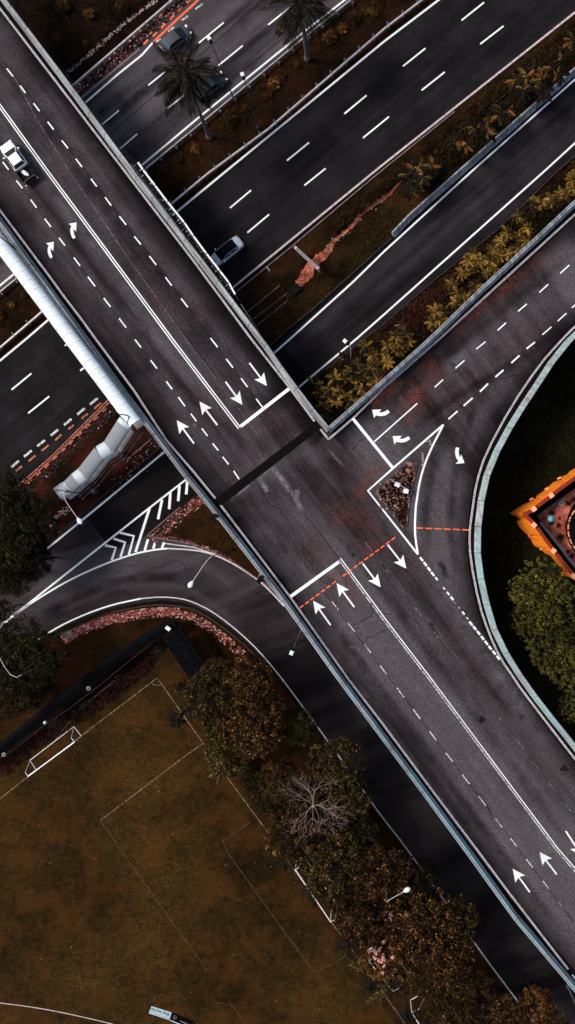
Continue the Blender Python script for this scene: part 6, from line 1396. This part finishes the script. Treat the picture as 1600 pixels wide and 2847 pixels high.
sp.sort(key=lambda q: q[0])
for i, (x, y) in enumerate(sp):
    palm('dark_palm', x, y, 3.6 + (i * 3 % 4) * .3, 1.55, 8, None, f"dark rusty-tipped palm by the concrete barrier, {ordinal(i + 1)} from the gully end of the hedge", 'palm', 'dark palms behind the side road barrier', 300 + i, mats=['P_dark', 'P_dark', 'P_dark', 'P_rust', 'P_olive'], trunk='barkd', tr=.07)
palm('tall_palm', 512, 200, 14.2, 5.3, 26, 'P_dark', 'tall grey-trunked palm whose dark fronds cover two cars', 'palm', 'tall palms on the median', 1, FR_T, 'bark', (583, 384), .24)
palm('tall_palm', 835, 8, 11.5, 5.2, 26, 'P_dark', 'tall palm at the top edge leaning over the upper highway', 'palm', 'tall palms on the median', 2, FR_T, 'bark', (855, 166), .24)
fp = [(T('52', 252, 690), 2.6, 'P_olive', 'green palm beside the touchline under the first large trees'), (T('52', 640, 1265), 1.7, 'P_gold', 'golden spiky palm by the touchline below the bare tree'), (T('62', 690, 55), 2.2, 'P_dark', 'dark palm at the upper end of the halfway goal'), (T('62', 920, 300), 2.6, 'P_dark', 'dark palm over the crossbar of the halfway goal'), (T('62', 1170, 670), 3.4, 'P_dark', 'largest dark palm over the penalty box corner'), (T('62', 1250, 850), 2.0, 'P_olive', 'green palm left of the pink blossom'),
      (T('62', 1345, 1030), 2.2, 'P_dark', 'dark palm near the third goal post'), (Z(1000, 2640, 4.525, 415, 440), 2.4, 'P_dark', 'black palm at the lower end of the third goal'), (Z(1000, 2640, 4.525, 260, 570), 2.2, 'P_olive', 'green palm on the grass below the third goal'), (Z(1000, 2640, 4.525, 600, 860), 2.0, 'P_dark', 'dark palm beside the last goal at the bottom edge'), ((150, 2016), 1.1, 'P_dark', 'small dark palm at the end of the football goal'), (T('51', 640, 225), .9, 'P_dark', 'small dark palm in the planting bed beside the goal'), (T('51', 890, 30), .9, 'P_dark', 'small dark palm in the planting bed near the pitch corner'), (T('52', -110, 330), 1.6, 'P_dark', 'dark palm where the touchline meets the first trees'), ((437, 1812), .9, 'P_dark', 'small dark palm tucked in the walkway corner'), ((620, 2140), 1.5, 'P_dark', 'dark palm below the first large trees')]
for i, (p, R, m_, lab) in enumerate(fp): palm('pitch_palm', p[0], p[1], 3.2 + R * .8, R, 12, m_, lab, 'palm', 'palms around the football pitch', 500 + i, FR_T if R > 1.9 else FR_B, 'barkd', None, .10)
# hedges and ground planting, leafy masses nobody could count
def mass(name, poly, n, h0, h1, leaf, mat, seed, label, clump=.3, nl=9):
    rg = random.Random(seed); P = [W(x, y, 0).to_2d() for x, y in poly]; xs = [p.x for p in P]; ys = [p.y for p in P]; cl = []
    def ins(x, y):
        c_ = False; j = len(P) - 1
        for i in range(len(P)):
            if (P[i].y > y) != (P[j].y > y) and x < (P[j].x - P[i].x) * (y - P[i].y) / (P[j].y - P[i].y) + P[i].x: c_ = not c_
            j = i
        return c_
    while len(cl) < n:
        x, y = rg.uniform(min(xs), max(xs)), rg.uniform(min(ys), max(ys))
        if ins(x, y): cl.append(((x, y, rg.uniform(h0, h1)), clump * rg.uniform(.6, 1.3), nl))
    o = inst(name, leafmesh(name, seed, cl, leaf), M[mat]); tag(o, label, 'planting', None, 'stuff'); return o
mass('hedge', [(905, 640), (985, 572), (1080, 496), (1180, 416), (1270, 330), (1600, 60), (1700, -20), (1700, 60), (1600, 125), (1440, 235), (1300, 350), (1150, 470), (1000, 600), (930, 650)], 3600, .3, .9, .17, 'L_hedge', 41, 'long clipped dark hedge beside the main highway')
mass('scrub', [(700, 860), (800, 790), (900, 690), (1000, 620), (1120, 560), (1090, 660), (980, 760), (860, 850), (760, 940), (690, 1010), (640, 1010)], 900, .0, .3, .13, 'L_bushd', 53, 'rough low rusty scrub on the grass strip around the clay gully', .3, 6)
mass('scrub', [(470, 540), (600, 420), (800, 250), (1050, 60), (1150, -20), (1080, -20), (850, 130), (560, 370), (430, 480)], 1300, .0, .18, .11, 'L_bushd', 54, 'rough rusty weeds over the grass median', .3, 5)
mass('hedge', [(1240, 400), (1400, 290), (1600, 130), (1600, 190), (1440, 310), (1260, 460), (1140, 560), (1130, 500)], 1300, .2, .8, .2, 'L_hedge', 42, 'loose dark undergrowth below the rusty palms', .35)
mass('hedge', [(830, 1085), (900, 1030), (1060, 915), (1216, 785), (1384, 655), (1552, 492), (1700, 360), (1700, 430), (1560, 560), (1400, 690), (1230, 830), (1080, 950), (930, 1060), (860, 1120)], 2600, .15, .7, .17, 'L_hedge', 43, 'dark ground cover along the side road edge of the palm bed')
mass('flowering_hedge', [(1040, 950), (1070, 910), (1150, 850), (1216, 800), (1330, 700), (1345, 720), (1240, 830), (1180, 900), (1130, 960), (1080, 980)], 900, .3, .8, .15, 'L_hedger', 44, 'magenta-flecked hedge in the palm bed')
mass('undergrowth', [(820, 1110), (900, 1060), (1060, 960), (1240, 830), (1400, 700), (1560, 570), (1590, 590), (1330, 815), (1070, 1045), (920, 1185), (870, 1150)], 1800, .1, .6, .22, 'L_dark', 45, 'black undergrowth between the feathery palms', .35)
mass('planting', [(0, 2120), (120, 2030), (290, 1920), (400, 1835), (440, 1810), (430, 1850), (310, 1950), (150, 2050), (0, 2160)], 900, .2, .6, .18, 'L_hedger', 46, 'dark reddish planting between walkway and goal line')
mass('undergrowth', [(480, 1890), (560, 1900), (640, 2060), (760, 2180), (900, 2180), (1010, 2310), (1130, 2480), (1330, 2760), (1440, 2847), (1300, 2860), (1150, 2720), (960, 2560), (800, 2360), (700, 2200), (560, 1990)], 3000, .3, 1.6, .3, 'L_dark', 47, 'dark undergrowth below the golden brown tree row', .5)
mass('undergrowth', [(-30, 1350), (80, 1370), (130, 1480), (110, 1590), (40, 1650), (-30, 1650)], 900, .3, 1.4, .3, 'L_dark', 48, 'dark undergrowth below the left trees', .5)
mass('undergrowth', [(-30, 1760), (90, 1770), (150, 1850), (100, 1960), (-30, 2000)], 800, .3, 1.4, .3, 'L_dark', 49, 'dark undergrowth below the lower left trees', .5)
mass('ground_cover', [(30, 0), (400, 0), (330, 90), (250, 150), (205, 200), (185, 215), (90, 90)], 1500, .0, .25, .13, 'L_dark', 50, 'sparse dark ground cover on the upper left verge', .4, 6)
mass('lawn_tufts', [(1560, 990), (1620, 1000), (1620, 1300), (1500, 1400), (1420, 1480), (1440, 1600), (1400, 1700), (1420, 1800), (1500, 1920), (1400, 1740), (1360, 1560), (1360, 1420), (1400, 1270), (1460, 1160)], 2400, .0, .2, .14, 'L_dark', 51, 'dark uneven grass tufts beside the curved parapet', .4, 6)
mass('weeds', [(420, 1485), (560, 1400), (620, 1450), (730, 1600), (600, 1530), (520, 1500)], 350, .0, .15, .10, 'L_bushd', 52, 'weedy grass on the gore island', .35, 6)
